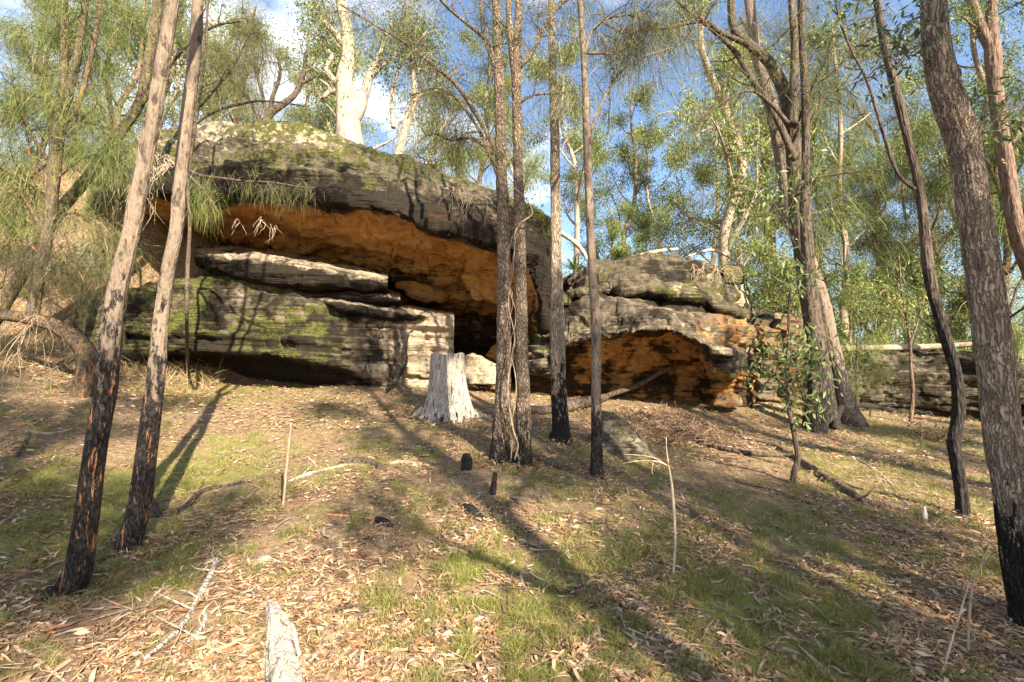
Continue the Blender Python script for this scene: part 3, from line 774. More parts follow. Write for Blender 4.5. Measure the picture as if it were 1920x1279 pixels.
def charfun(z0, z1, hi=1.0, lo=0.0, lich=-.1, red=-0.4, redband=None):
    def f(t, V):
        c = np.zeros((len(V), 4)); c[:, 3] = 1
        h = sstep(z1, z0, V[:, 2]); c[:, 0] = lo + (hi - lo) * h
        c[:, 1] = lich; c[:, 2] = red
        if redband: c[:, 2] = redband[2] * sstep(redband[0], redband[0] + .2, V[:, 2]) * sstep(redband[1], redband[1] - .2, V[:, 2])
        return c
    return f

def hero(name, label, cat, base_px, pts, mat, col, rough=.06, nf=(5, 2), n=40, step=.035, Y=None, ridged=False, fine=.004, branches=(), fol=None, group=None, sink=.25, extra=None, seed=1, top=None, cols=None, flare=1.35):
    """tree whose trunk follows pts; branches: list of dict(pts, kind, n, ...)"""
    b = G(*base_px) if base_px is not None else None
    Yb = Y if Y else float(b[1])
    A, r = pxline(pts, Yb)
    if b is not None:
        A[0] = b + np.array([0, 0, .02])
        A = np.vstack([A[0] - np.array([0, 0, sink]), A]); r = np.concatenate([[r[0] * flare], r])
    else: b = A[0]
    if top is not None:                                   # continue above the frame
        h, dx, dy = top; k = 4
        ex = [A[-1] + np.array([dx * i / k + .12 * math.sin(i * 2.1 + seed), dy * i / k, h * i / k]) for i in range(1, k + 1)]
        A = np.vstack([A, ex]); r = np.concatenate([r, np.linspace(r[-1] * .9, r[-1] * .3, k)])
    th = thing(name, label, cat, b, group)
    wood = MB(); lf = MB(); rng = np.random.RandomState(seed)
    p, rr = tube(wood, A, r, n, step, rough, nf, col, seed, ridged=ridged, fine=fine)
    wood.build('trunk', mat, th)
    for br in branches:
        w2 = MB(); Ab, rb_ = pxline(br['pts'], br.get('Y', Yb))
        bp, brr = tube(w2, Ab, rb_, br.get('sides', 12), .08, .12, (3, 3), br.get('col', col), seed + 3)
        if br.get('kind'):
            sprout(w2, lf, rng, bp, brr, br['kind'], br.get('start', .25), br.get('n', 10), br.get('L', .8), br.get('sub', 4), br.get('dens', 1), br.get('size', 1), br.get('cols', cols), clus=br.get('clus', 1), up=br.get('up', .2))
        w2.build('branch', mat, th)
    if fol:                                               # crown above
        k0 = int(len(p) * fol.get('start', .7)); 
        for i in range(fol.get('n', 8)):
            k = int(rng.uniform(k0, len(p) - 2)); a = p[k]; az = rng.uniform(0, 6.28); L = fol.get('L', 2.) * rng.uniform(.6, 1.2)
            d = np.array([math.cos(az), math.sin(az), fol.get('up', .6)]); q = [a]
            for s in range(5): d = unit(d + rng.normal(size=3) * .2); q.append(q[-1] + d * L / 5)
            w2 = MB(); bp, brr = tube(w2, q, np.linspace(max(.012, rr[k] * .45), .006, 6), 6, .2, 0, col=(0, 0, 0, 1))
            sprout(w2, lf, rng, bp, brr, fol['kind'], .25, fol.get('m', 5), L * .35, 3, fol.get('dens', .7), fol.get('size', 1.2), fol.get('cols', cols))
            w2.build('branch', mat, th)
    if lf.n: lf.build('crown', M_LEAF if (fol or (branches and branches[0])).get('kind') == 'gum' else M_NEEDLE, th, smooth=False)
    return th, p, rr, rng

zG = lambda px, py: float(G(px, py)[2])
# --- the two leaning trunks at left
hero('leaning_tree', 'thick leaning trunk nearest the left, charred black below with orange cracks, pinkish above', 'tree', (130, 1112),
     [(130,1112,62),(146,1068,56),(163,963,48),(181,830,45),(197,736,45),(207,635,44),(222,534,40),(248,430,36),(264,336,35),(289,215,31),(308,100,29),(324,0,27),(330,-50,26)],
     B_PINK, charfun(.7, 3.8, .92, -.15, redband=(.1, 1.7, .2)), rough=.045, nf=(3, 1.2), fine=.006, n=56, step=.02, top=(6, 1.2, .6), fol=dict(kind='gum', n=5, L=1.8, start=.75), seed=11)
hero('leaning_tree', 'leaning trunk second from left, blotchy with peeled pale patches over charred black bark', 'tree', (240, 1032),
     [(240,1032,50),(250,990,45),(265,928,43),(277,830,40),(293,702,35),(302,602,31),(316,501,28),(331,430,27),(338,336,27),(353,202,27),(365,108,25),(371,0,24),(374,-50,23)],
     B_PINK, charfun(.4, 3.6, .92, -.08, redband=(.1, 1.5, .12)), rough=.06, nf=(3, 1.4), fine=.006, n=56, step=.02, top=(6, .6, .8), fol=dict(kind='gum', n=4, L=1.6, start=.75), seed=12)
# --- centre
_kw = dict(kind='oak', cols=OAK_G, dens=1.6)
hero('she_oak', 'left trunk of the close pair in the centre, cobbled brown bark, scorched foot', 'tree', (937, 864),
     [(937,864,42),(939,830,34),(943,736,29),(945,602,26),(944,400,24),(940,336,21),(937,202,20),(933,67,16),(930,0,15),(929,-50,14)],
     B_COBBLE, charfun(zG(936, 864) - .4, zG(936, 864) + 1.6, .85, -.1), rough=.08, nf=(4, 5), fine=.009, n=64, step=.014, top=(4.5, .2, .5), seed=13,
     branches=[dict(pts=[(938, 300, 10), (905, 235, 9), (860, 165, 8), (810, 120, 7, 6.4), (760, 80, 6, 6.6), (700, 45, 4, 6.8), (640, 10, 3, 7)], n=16, L=.7, **_kw),
               dict(pts=[(934, 140, 9), (915, 80, 8), (870, 40, 6), (830, 5, 5), (800, -40, 4)], n=9, L=.8, **_kw),
               dict(pts=[(930, 130, 7), (905, 60, 5), (900, 0, 4), (890, -60, 3)], n=5, L=.6, **_kw),
               dict(pts=[(945, 300, 9), (915, 280, 8), (885, 258, 7, 6.0), (845, 262, 5, 6), (810, 250, 4, 5.9), (780, 270, 3, 5.8)], n=10, L=.5, **_kw),
               dict(pts=[(940, 345, 8), (912, 275, 7), (890, 230, 6, 6.5), (850, 180, 5, 6.7), (815, 165, 4, 6.9), (770, 180, 3, 7)], n=14, L=.6, **_kw)],
     fol=dict(kind='oak', n=5, L=1.8, start=.8, cols=OAK_G))
hero('she_oak', 'right trunk of the close pair in the centre, with pale vines climbing its left side', 'tree', (979, 872),
     [(979,872,38),(982,830,28),(980,736,26),(977,602,23),(974,400,21),(972,336,19),(969,202,18),(968,130,18),(971,60,14),(974,-40,12)],
     B_COBBLE, charfun(zG(976, 872) - .4, zG(976, 872) + 1.6, .8, -.1), rough=.08, nf=(4, 5), fine=.009, n=64, step=.014, top=(4.5, .3, .3), seed=14,
     branches=[dict(pts=[(967, 150, 15), (958, 80, 13), (953, 0, 11), (950, -60, 9)], kind='oak', n=4, cols=OAK_G),
               dict(pts=[(973, 128, 10), (998, 98, 9), (1020, 50, 8), (1045, 15, 7), (1085, -20, 6)], n=8, L=.7, **_kw),
               dict(pts=[(972, 195, 6), (1000, 178, 5), (1040, 175, 4), (1080, 170, 3)], n=6, L=.5, **_kw)],
     fol=dict(kind='oak', n=5, L=1.8, start=.8, cols=OAK_G))
hero('tall_tree', 'straight brown trunk just right of the close pair, bright along its right edge', 'tree', (1051, 826),
     [(1053,826,42),(1052,800,32),(1048,736,28),(1045,602,26),(1042,480,22),(1042,400,19),(1041,300,18),(1039,202,17),(1035,100,14),(1034,0,13),(1034,-40,12)],
     B_FIBRE, charfun(zG(1051, 826) - .3, zG(1051, 826) + 2.2, .9, -.05), rough=.09, nf=(3, 1.5), fine=.008, n=52, step=.02, top=(5, .2, .5), seed=15,
     fol=dict(kind='gum', n=6, L=2, start=.8))
hero('slender_tree', 'slender smooth pale trunk in front of the wedge boulder, sooty at its foot', 'tree', (1119, 893),
     [(1120,893,26),(1119,830,21),(1118,736,18),(1117,602,18),(1110,500,16),(1106,400,15),(1102,300,15),(1100,235,15),(1094,100,11),(1088,0,11),(1086,-40,10)],
     B_PINK, charfun(zG(1119, 893) + .1, zG(1119, 893) + 1.6, 1., -.2, red=-.1), rough=.06, nf=(3, 2), fine=.004, n=40, step=.02, top=(5, -.3, .5), seed=16,
     branches=[dict(pts=[(1094, 108, 7), (1110, 60, 6), (1140, 35, 5), (1190, 30, 4), (1230, 60, 3)], kind='oak', n=14, L=.7, cols=OAK_G, dens=.9),
               dict(pts=[(1100, 100, 6), (1120, 100, 5), (1160, 98, 4), (1195, 60, 3), (1240, 40, 3)], kind='oak', n=16, L=.6, cols=OAK_G, dens=.9),
               dict(pts=[(1106, 250, 7), (1130, 190, 6), (1160, 140, 5, 6.5), (1200, 110, 4, 6.6), (1260, 90, 3, 6.8)], kind='oak', n=16, L=.7, cols=OAK_G, dens=1.)],
     fol=dict(kind='oak', n=6, L=1.8, start=.8, cols=OAK_G))
# --- right
hero('she_oak', 'dark straight trunk with foliage tufts standing right in front of the broad grey gum', 'tree', (1528, 807),
     [(1528,800,52),(1530,740,40),(1532,669,33),(1524,600,28),(1518,534,25),(1511,400,23),(1511,336,17),(1510,202,15),(1504,67,15),(1502,0,14),(1501,-60,13)],
     B_DARK, charfun(zG(1536, 806) - .2, zG(1528, 806) + 3, .7, .3, lich=.0, red=-.1), rough=.1, nf=(4, 1.4), fine=.01, n=48, step=.03, top=(5, 0, .5), seed=17,
     branches=[dict(pts=[(1512, 395, 9), (1510, 350, 7), (1522, 335, 6), (1580, 325, 5), (1650, 318, 3)], kind='oak', n=8, L=.9, cols=OAK_B, size=1.3),
               dict(pts=[(1512, 250, 6), (1540, 190, 5), (1580, 165, 4), (1620, 150, 3)], kind='oak', n=10, L=1.0, cols=OAK_G, size=1.4),
               dict(pts=[(1508, 120, 6), (1540, 80, 5), (1580, 60, 4), (1640, 30, 3)], kind='oak', n=10, L=1.2, cols=OAK_G, size=1.4)],
     fol=dict(kind='oak', n=6, L=2.5, start=.8, size=1.5))
MOSSY = charfun(0, .1, 0, .05, lich=.25)
hero('forked_she_oak', 'mossy dark she oak whose limbs spread wide to the left high over the layered boulder', 'tree', (1552, 800),
     [(1552, 806, 48), (1540, 700, 40), (1518, 560, 36), (1500, 430, 34), (1492, 330, 32), (1483, 240, 30), (1470, 170, 26), (1440, 115, 22), (1400, 80, 19), (1375, 50, 17), (1368, -40, 13)],
     B_DARK, charfun(zG(1552, 806), zG(1552, 806) + 3, .7, .25, lich=.2), rough=.12, nf=(4, 1.2), fine=.012, n=44, step=.035, top=(2, -.8, .5), seed=18,
     branches=[dict(pts=[(1486, 235, 22), (1488, 170, 19), (1490, 80, 17), (1484, 0, 14), (1482, -60, 12)], Y=10.7, kind='oak', n=10, L=1.0, start=.1, size=1.3, cols=OAK_G),
               dict(pts=[(1492, 300, 16), (1445, 200, 14), (1410, 150, 12), (1380, 100, 10), (1340, 60, 9), (1290, 20, 7), (1250, -20, 5)], Y=10.6, kind='oak', n=18, L=1.3, size=1.4, cols=OAK_G),
               dict(pts=[(1405, 85, 12), (1350, 60, 9), (1320, 40, 8), (1250, 52, 7), (1190, 60, 5), (1175, 80, 4)], Y=10.4, kind='oak', n=18, L=1.3, size=1.4, cols=OAK_G),
               dict(pts=[(1478, 232, 10), (1445, 195, 8), (1405, 170, 6), (1360, 190, 5), (1290, 240, 3)], Y=10.2, kind='oak', n=10, L=.9, size=1.2, cols=OAK_G),
               dict(pts=[(1490, 240, 7), (1530, 160, 6), (1580, 120, 5), (1630, 60, 4)], Y=10.9, kind='oak', n=12, L=1.2, size=1.4, cols=OAK_G)],
     fol=dict(kind='oak', n=4, L=2.3, start=.85, size=1.5))
hero('grey_gum', 'broad smooth pale grey gum behind the dark she oaks, with a charred hollow base', 'tree', (1592, 792),
     [(1592,797,66),(1583,760,46),(1568,690,38),(1556,640,36),(1535,551,34),(1500,450,32),(1483,403,31),(1467,302,30),(1450,215,27),(1432,150,24),(1418,100,21),(1405,0,20),(1398,-50,18)],
     B_PINK, charfun(zG(1592, 792) + .2, zG(1592, 792) + 3.2, .95, -.25, red=-.1), rough=.06, nf=(3, .6), fine=.01, n=48, step=.05, top=(5, -1, .5), seed=19, fol=dict(kind='gum', n=8, L=3, start=.8, size=1.5))
hero('curved_black_tree', 'snaking blackened trunk with a long thin side stem, left of the biggest trunk', 'tree', (1806, 970),
     [(1807,974,30),(1803,928,25),(1793,860,26),(1789,830,27),(1798,770,26),(1793,702,23),(1773,635,24),(1752,560,23),(1740,501,23),(1734,430,20),(1722,340,18),(1712,302,17),(1688,202,19),(1662,101,17),(1643,0,13),(1634,-50,12)],
     B_DARK, charfun(1.4, 3.6, 1.1, .22, red=-.05), rough=.09, nf=(3, 1.8), fine=.007, n=44, step=.02, top=(4, -.4, .5), seed=20,
     branches=[dict(pts=[(1716, 355, 9), (1690, 335, 8), (1672, 300, 7.5), (1650, 230, 7), (1625, 150, 6.5), (1597, 95, 5), (1575, 40, 4), (1560, -30, 3)], kind='gum', n=3, L=.3, start=.75, dens=.4),
               dict(pts=[(1680, 130, 6), (1710, 80, 5), (1740, 30, 4), (1760, -20, 3)], kind='gum', n=6, L=.4, start=.3, dens=.35, cols=GREY_G, size=.75)],
     fol=dict(kind='gum', n=5, L=1.6, start=.8))
hero('big_gum', 'biggest trunk, pale grey fibrous bark with vertical furrows and blackened foot, near the right edge', 'tree', (1946, 1180),
     [(1946,1180,104),(1925,1080,90),(1912,1000,84),(1897,900,80),(1882,830,77),(1866,669,79),(1848,534,76),(1831,430,71),(1820,336,71),(1808,269,73),(1785,202,73),(1767,145,68),(1755,70,58),(1750,0,53),(1746,-50,52)],
     B_FIBRE, charfun(.3, 1.4, .85, -.25, redband=(.2, 3, .02)), rough=.06, nf=(5, .6), fine=.011, n=90, step=.02, top=(6, -.6, .5), seed=21, ridged=False,
     branches=[dict(pts=[(1818, 255, 9), (1850, 240, 7), (1880, 215, 6), (1930, 200, 5)], kind='gum', n=4, L=.5, dens=.4, size=.8),
               dict(pts=[(1752, 60, 8), (1725, 85, 6), (1700, 100, 4), (1665, 60, 3)], kind='gum', n=5, L=.4, dens=.35, cols=GREY_G, size=.75)],
     fol=dict(kind='gum', n=6, L=2.2, start=.8))
hero('red_bark_tree', 'forked reddish brown trunk leaning in at the top right corner', 'tree', (2040, 815),
     [(2040,815,58),(1985,660,46),(1945,540,40),(1906,430,36),(1886,302,34),(1870,202,31),(1862,101,36),(1859,50,28),(1860,0,23),(1864,-50,22)],
     B_RED, charfun(zG(2040, 815), zG(2040, 815) + 1.2, .9, .12, red=.1), rough=.1, nf=(4, 1.2), fine=.01, n=52, step=.025, top=(5, .4, .6), seed=22,
     branches=[dict(pts=[(1860, 95, 26), (1838, 50, 24), (1820, 0, 22), (1800, -50, 20)], col=charfun(0, .1, 0, 0), kind='gum', n=5, L=.8, start=.5),
               dict(pts=[(1893, 270, 18), (1915, 245, 16), (1945, 210, 14), (1990, 160, 10)], col=charfun(0, .1, .4, .4), kind='gum', n=6, L=.6, start=.6),
               dict(pts=[(1858, 85, 8), (1840, 60, 7), (1815, 40, 6), (1790, 20, 4)], kind='gum', n=5, L=.5, dens=.5)],
     fol=dict(kind='gum', n=5, L=2.2, start=.8))
# --- left clump
LI = charfun(0, .1, 0, .1, lich=.36)
hero('arched_she_oak', 'moss furred dark trunk arching to the left near the ground, behind the thick leaning trunk', 'tree', (152, 742),
     [(152, 742, 42), (166, 690, 46), (158, 655, 42), (130, 628, 36), (100, 610, 34), (60, 598, 32), (10, 592, 30), (-60, 585, 28)], B_DARK, charfun(-1, .1, .2, .2, lich=.3, red=.2), rough=.14, nf=(4, 2), fine=.012, n=40, step=.03, seed=23,
     branches=[dict(pts=[(60, 600, 28), (72, 520, 26), (90, 430, 26), (100, 340, 28), (108, 250, 30), (118, 160, 22), (122, 60, 18), (118, -40, 16)], col=charfun(3.4, 4.2, .3, 0, lich=.36), sides=24, kind='oak', n=20, L=1., start=.4, cols=OAK_B, size=1.2),
               dict(pts=[(104, 270, 24), (130, 170, 20), (148, 90, 17), (165, -30, 14)], col=LI, sides=20, kind='oak', n=14, L=.9, start=.1, cols=OAK_B, size=1.2),
               dict(pts=[(112, 240, 13), (145, 200, 12), (165, 130, 11), (180, 60, 10), (192, -30, 9)], kind='oak', n=10, L=.8, cols=OAK_B, size=1.2),
               dict(pts=[(90, 300, 10), (50, 240, 8), (0, 190, 6), (-40, 140, 4)], kind='oak', n=14, L=.9, cols=OAK_B, size=1.2),
               dict(pts=[(85, 440, 9), (50, 380, 7), (20, 330, 5), (-30, 300, 4)], kind='oak', n=16, L=.8, cols=OAK_B, size=1.2),
               dict(pts=[(100, 300, 8), (60, 330, 6), (30, 390, 5), (20, 450, 3)], kind='oak', n=18, L=.8, cols=OAK_B, up=-.3, dens=1.3),
               dict(pts=[(105, 250, 8), (150, 230, 6), (200, 240, 5), (240, 280, 3)], kind='oak', n=18, L=.9, cols=OAK_B, up=-.3, dens=1.3),
               dict(pts=[(110, 200, 8), (60, 180, 6), (10, 220, 5), (-20, 280, 3)], kind='oak', n=18, L=.9, cols=OAK_B, up=-.2, dens=1.3),
               dict(pts=[(88, 420, 8), (130, 400, 6), (170, 410, 5), (200, 440, 4), (215, 480, 3)], kind='oak', n=16, L=.7, cols=OAK_G, up=-.3),
               dict(pts=[(80, 480, 8), (40, 450, 6), (10, 460, 5), (-20, 500, 4)], kind='oak', n=16, L=.8, cols=OAK_G, up=-.3),
               dict(pts=[(75, 520, 8), (110, 490, 6), (140, 500, 5), (165, 540, 4)], kind='oak', n=12, L=.6, cols=OAK_G, up=-.4),
               dict(pts=[(100, 340, 8), (150, 300, 6), (195, 290, 5), (235, 310, 4)], kind='oak', n=14, L=.8, cols=OAK_B, up=-.2),
               dict(pts=[(95, 360, 9), (60, 300, 6), (40, 200, 5), (10, 120, 4)], kind='oak', n=16, L=.9, cols=OAK_B, size=1.2)])
hero('diagonal_she_oak', 'long mossy limb slanting up to the right behind the arched trunk at far left', 'tree', (-30, 640),
     [(-30, 640, 30), (20, 550, 28), (60, 480, 27), (105, 405, 27), (150, 350, 25), (190, 300, 22), (235, 235, 22), (262, 190, 21), (280, 110, 22), (295, 20, 22), (300, -40, 20)],
     B_DARK, charfun(0, .1, 0, .05, lich=.36), rough=.12, nf=(4, 2), fine=.01, n=36, step=.035, seed=24, top=(3, .5, .5),
     branches=[dict(pts=[(262, 200, 12), (300, 150, 10), (345, 90, 8), (400, 50, 6), (450, 40, 4)], kind='oak', n=14, L=.9, cols=OAK_B),
               dict(pts=[(215, 265, 9), (218, 320, 7), (222, 380, 5), (215, 430, 3)], kind='oak', n=3, L=.4, cols=OAK_G),
               dict(pts=[(120, 390, 8), (60, 350, 6), (10, 330, 5), (-40, 320, 4)], kind='oak', n=14, L=.9, cols=OAK_B, size=1.2)],
     fol=dict(kind='oak', n=6, L=2, start=.75, size=1.3))
# low branch sweeping across the overhang from the second leaning tree's neighbour
hero('drooping_she_oak', 'thin she oak behind the second leaning trunk, soft green branch hanging across the overhang', 'tree', (352, 708),
     [(352, 708, 8), (350, 600, 8), (352, 500, 8), (356, 420, 7), (352, 340, 7), (360, 280, 7), (372, 200, 6), (385, 100, 5), (392, -20, 5)],
     B_DARK, charfun(0, .1, 0, 0, lich=.2), rough=.08, n=20, step=.06, seed=25, Y=8.3, top=(3, 0, .3),
     branches=[dict(pts=[(355, 320, 8), (380, 330, 7), (420, 335, 6, 7.9), (460, 340, 5, 7.6), (510, 342, 4, 7.4), (560, 350, 3, 7.3), (590, 352, 2, 7.2)], kind='oak', n=10, L=.4, sub=3, cols=OAK_G, dens=1., up=-.35, size=.8),
               dict(pts=[(355, 330, 7), (385, 360, 5, 8), (400, 390, 3, 7.9)], kind='oak', n=9, L=.35, cols=OAK_B, up=-.4, size=.85),
               dict(pts=[(362, 235, 8), (400, 210, 7), (450, 195, 6), (500, 190, 4), (580, 200, 3)], kind='oak', n=6, L=.45, cols=OAK_G, dens=.4),
               dict(pts=[(375, 200, 6), (410, 160, 5), (440, 120, 4), (470, 60, 3)], kind='oak', n=14, L=.6, cols=OAK_G)],
     fol=dict(kind='oak', n=6, L=1.5, start=.7))
# --- vines on the pair
th = thing('vine', 'pale woody vines twisting up between the pair of cobbled trunks', 'vine', G(958, 868))
vb = MB()
for k, (off, w0) in enumerate(((0, 7), (6, 5), (-5, 4))):
    pts = []
    for i, py in enumerate(range(862, 440, -28)):
        pts.append((959 + off * .5 + 6 * math.sin(i * (1.0 + .25 * k) + k * 2 + .6 * math.sin(i * .7)) + (6 if py > 830 else 0), py, .5 * w0 * (1 - .04 * i), 6.0 - .05 * (k == 0)))
    if k == 0: pts += [(975, 420, 3.5, 5.98), (998, 400, 3, 5.95), (985, 372, 2.5, 5.95), (962, 350, 2, 6.0)]
    A, r = pxline(pts, 6.0); tube(vb, A, r, 8, .03, .15, (2, 8), (0, 0, 0, 1), k)
vb.build('stem', B_STICK, th)
for i, pts in enumerate([[(1000, 395, 2.5), (1020, 430, 2), (1008, 480, 2), (1000, 520, 1.5), (996, 560, 1.2)], [(1085, 395, 9, 12), (1100, 440, 8, 12), (1105, 475, 6, 12)]]):
    pass

WC = charfun(0, .1, 0, 0, red=.12)
hero('white_gum', 'massive twisted white gum standing on top of the overhang', 'tree', None,
     [(655, 300, 62), (655, 262, 50), (653, 225, 44), (650, 190, 40), (646, 150, 32), (652, 110, 27), (650, 60, 25), (640, 10, 22), (634, -50, 20)], B_WHITE, WC, Y=15.5, rough=.16, nf=(2.5, 1.), fine=.02, n=40, step=.06, seed=31, top=(3, .3, .5),
     branches=[dict(pts=[(655, 235, 30), (672, 205, 26), (684, 175, 20), (694, 140, 15), (712, 105, 12), (722, 70, 9), (735, 40, 6)], kind='gum', n=9, L=1.4, size=1.5, start=.5, dens=.6),
               dict(pts=[(690, 150, 12), (712, 128, 9), (740, 105, 7), (770, 90, 6), (800, 60, 4)], kind='gum', n=12, L=1.5, size=1.5, dens=.6),
               dict(pts=[(648, 165, 16), (625, 150, 13), (612, 128, 11), (622, 105, 9), (605, 85, 7), (585, 60, 5)], kind='gum', n=10, L=1.3, size=1.5, dens=.6),
               dict(pts=[(645, 175, 12), (620, 172, 10), (606, 185, 8), (618, 165, 6), (600, 150, 5)], kind='gum', n=2, L=.8, size=1.5, dens=.5),
               dict(pts=[(650, 90, 16), (625, 60, 13), (600, 30, 11), (590, -20, 8)], kind='gum', n=10, L=1.5, size=1.5, start=.3, dens=.6)],
     fol=dict(kind='gum', n=5, L=2.5, start=.7, size=1.5))
hero('white_gum', 'second white gum, thinner and leaning, on the crest right of the massive one', 'tree', None,
     [(745, 320, 22), (748, 292, 18), (755, 260, 17), (764, 225, 16), (776, 190, 14), (778, 160, 11), (772, 120, 9), (778, 80, 7)], B_WHITE, WC, Y=16, rough=.1, n=24, step=.08, seed=32,
     branches=[dict(pts=[(776, 192, 10), (792, 178, 8), (815, 172, 6), (835, 160, 4)], kind='gum', n=6, L=1.2, size=1.4, dens=.5),
               dict(pts=[(738, 240, 9), (735, 200, 8), (740, 150, 7), (755, 115, 5), (765, 80, 4)], kind='gum', n=9, L=1.2, size=1.4, dens=.5)],
     fol=dict(kind='gum', n=5, L=2, start=.6, size=1.4))
hero('she_oak', 'dark bending she oak on the crest of the overhang left of the massive white gum', 'tree', None,
     [(480, 262, 20), (492, 240, 17), (508, 212, 16), (530, 196, 14), (552, 178, 12), (566, 150, 10), (572, 120, 7), (580, 70, 5)], B_DARK, MOSSY, Y=14.5, rough=.1, n=20, step=.08, seed=33,
     branches=[dict(pts=[(505, 215, 11), (512, 180, 9), (525, 140, 7), (520, 100, 5)], kind='oak', n=14, L=1.2, size=1.5, cols=OAK_G),
               dict(pts=[(492, 238, 10), (470, 190, 8), (440, 150, 6), (425, 110, 5), (400, 90, 4)], kind='oak', n=16, L=1.3, size=1.5, cols=OAK_G),
               dict(pts=[(500, 230, 9), (495, 190, 7), (480, 130, 6), (470, 60, 4)], kind='oak', n=16, L=1.3, size=1.5, cols=OAK_G),
               dict(pts=[(560, 160, 7), (590, 140, 6), (570, 110, 5), (600, 90, 3)], kind='gum', n=4, L=1, size=1.3, dens=.4)])
# ------------------------------------------------------------------ background trees
def grow(seed, H, r0, kind, clear=.3, nl=9, spread=.32, dens=.8, size=1.4, cols=None, wig=.03, up=.7, sub=5, bare=False, lean=0., clus=1):
    rng = np.random.RandomState(seed); wood = MB(); br = MB(); lf = MB()
    K = 7; P0 = np.zeros((K, 3))
    for i in range(1, K): P0[i] = P0[i-1] + np.array([rng.normal() * wig * H + lean * H / K, rng.normal() * wig * H, H / (K - 1)])
    rad = r0 * np.linspace(1, .18, K) ** .8; rad[0] *= 1.25
    P0 = np.vstack([[0, 0, -.5], P0]); rad = np.concatenate([[rad[0] * 1.1], rad])
    p, r = tube(wood, P0, rad, 14, .25, .1, (3, 1), lambda t, V: np.stack([t * 0, t * 0, t * 0 + .25, t * 0 + 1], -1), seed)
    for i in range(nl):
        t = clear + (.97 - clear) * (i + .5 * rng.rand()) / nl; k = min(len(p) - 2, int(t * (len(p) - 1)))
        az = i * 2.4 + rng.uniform(-.5, .5); L = spread * H * rng.uniform(.7, 1.2) * (1.1 - .6 * (t - clear) / (1 - clear))
        d = unit(np.array([math.cos(az), math.sin(az), up + rng.uniform(-.3, .4)])); q = [p[k]]
        for s in range(5): d = unit(d + rng.normal(size=3) * .22 + np.array([0, 0, .06])); q.append(q[-1] + d * L / 5)
        bp, bq = tube(br, q, np.linspace(max(.02, r[k] * .5), .008, 6), 7, .3, .08, (3, 1), (0, 0, .2, 1), seed + i)
        for j in range(sub):
            kk = rng.randint(len(bp) // 3, len(bp) - 1); dd = unit(unit(bp[kk] - bp[kk-1]) * .6 + rng.normal(size=3) * .7 + np.array([0, 0, .2])); l2 = L * rng.uniform(.25, .5)
            q2 = [bp[kk]]
            for s in range(3): dd = unit(dd + rng.normal(size=3) * .25); q2.append(q2[-1] + dd * l2 / 3)
            sp, sr = tube(br, q2, np.linspace(bq[kk] * .6, .006, 4), 5, .3, 0, (3, 1), (0, 0, .1, 1), 1)
            sprout(br, lf, rng, sp, sr, kind, .3, 4, l2 * .55, 2, dens, size, cols, sides=3, clus=clus)
    return wood, br, lf
def proto(name, mat, *a, **k):
    w_, b_, l_ = grow(*a, **k)
    kind = a[3]
    return dict(name=name, t=w_, b=b_, l=l_, mat=mat, lm=M_LEAF if kind == 'gum' else M_NEEDLE, H=a[1], used=None)
def plant(pr, label, base, height, rot, group=None, cat='tree', sx=1.0):
    s = height / pr['H']
    r = thing(pr['name'], label, cat, base, group)
    r.rotation_euler = (0, 0, rot); r.scale = (s * sx, s * sx, s)
    if pr['used'] is None:
        pr['used'] = [pr['t'].build('trunk', pr['mat'], r, origin=(0, 0, 0)), pr['b'].build('branches', pr['mat'], r, origin=(0, 0, 0)), pr['l'].build('crown', pr['lm'], r, origin=(0, 0, 0), smooth=False)]
    else:
        for o in pr['used']:
            c = o.copy(); COL.objects.link(c); c.parent = r
    return r
PR = {
 'white': proto('white_gum', B_WHITE, 101, 11, .34, 'gum', clear=.18, nl=9, spread=.36, dens=.55, cols=GUM_G, wig=.035, up=.8, sub=5, size=1.3),
 'white2': proto('white_gum', B_WHITE, 102, 11, .22, 'gum', clear=.3, nl=9, spread=.3, dens=.6, cols=GUM_Y, wig=.04, up=.8, size=1.4),
 'gum': proto('slender_gum', B_PINK, 103, 12, .15, 'gum', clear=.35, nl=10, spread=.24, dens=.8, cols=GUM_G, wig=.02, up=.7, size=1.15, sub=4),
 'gumy': proto('slender_gum', B_WHITE, 104, 12, .13, 'gum', clear=.3, nl=11, spread=.27, dens=.9, cols=GUM_Y, wig=.025, up=.6, size=1.15, sub=4),
 'oak': proto('she_oak', B_DARK, 105, 10, .16, 'oak', clear=.15, nl=14, spread=.3, dens=.9, cols=OAK_G, wig=.02, up=.6, size=1.8),
 'oakg': proto('she_oak', B_DARK, 106, 9, .12, 'oak', clear=.1, nl=15, spread=.3, dens=1., cols=OAK_B, wig=.025, up=.5, size=1.9),
 'straight': proto('tall_gum', B_PINK, 108, 12, .19, 'gum', clear=.45, nl=8, spread=.2, dens=.5, cols=GUM_G, wig=.003, up=.7, size=1.3),
 'bush': proto('young_wattle', B_DARK, 107, 5, .06, 'gum', clear=.08, nl=12, spread=.34, dens=.6, cols=GUM_Y, wig=.03, up=.6, size=1.0),
}
def at(px, Y):
    x = (px - 960) / F_PX * Y * 1.0
    return (x, Y, gz1(x, Y) - .05)
def topz(py, Y): return float(P(960, py, Y)[2])
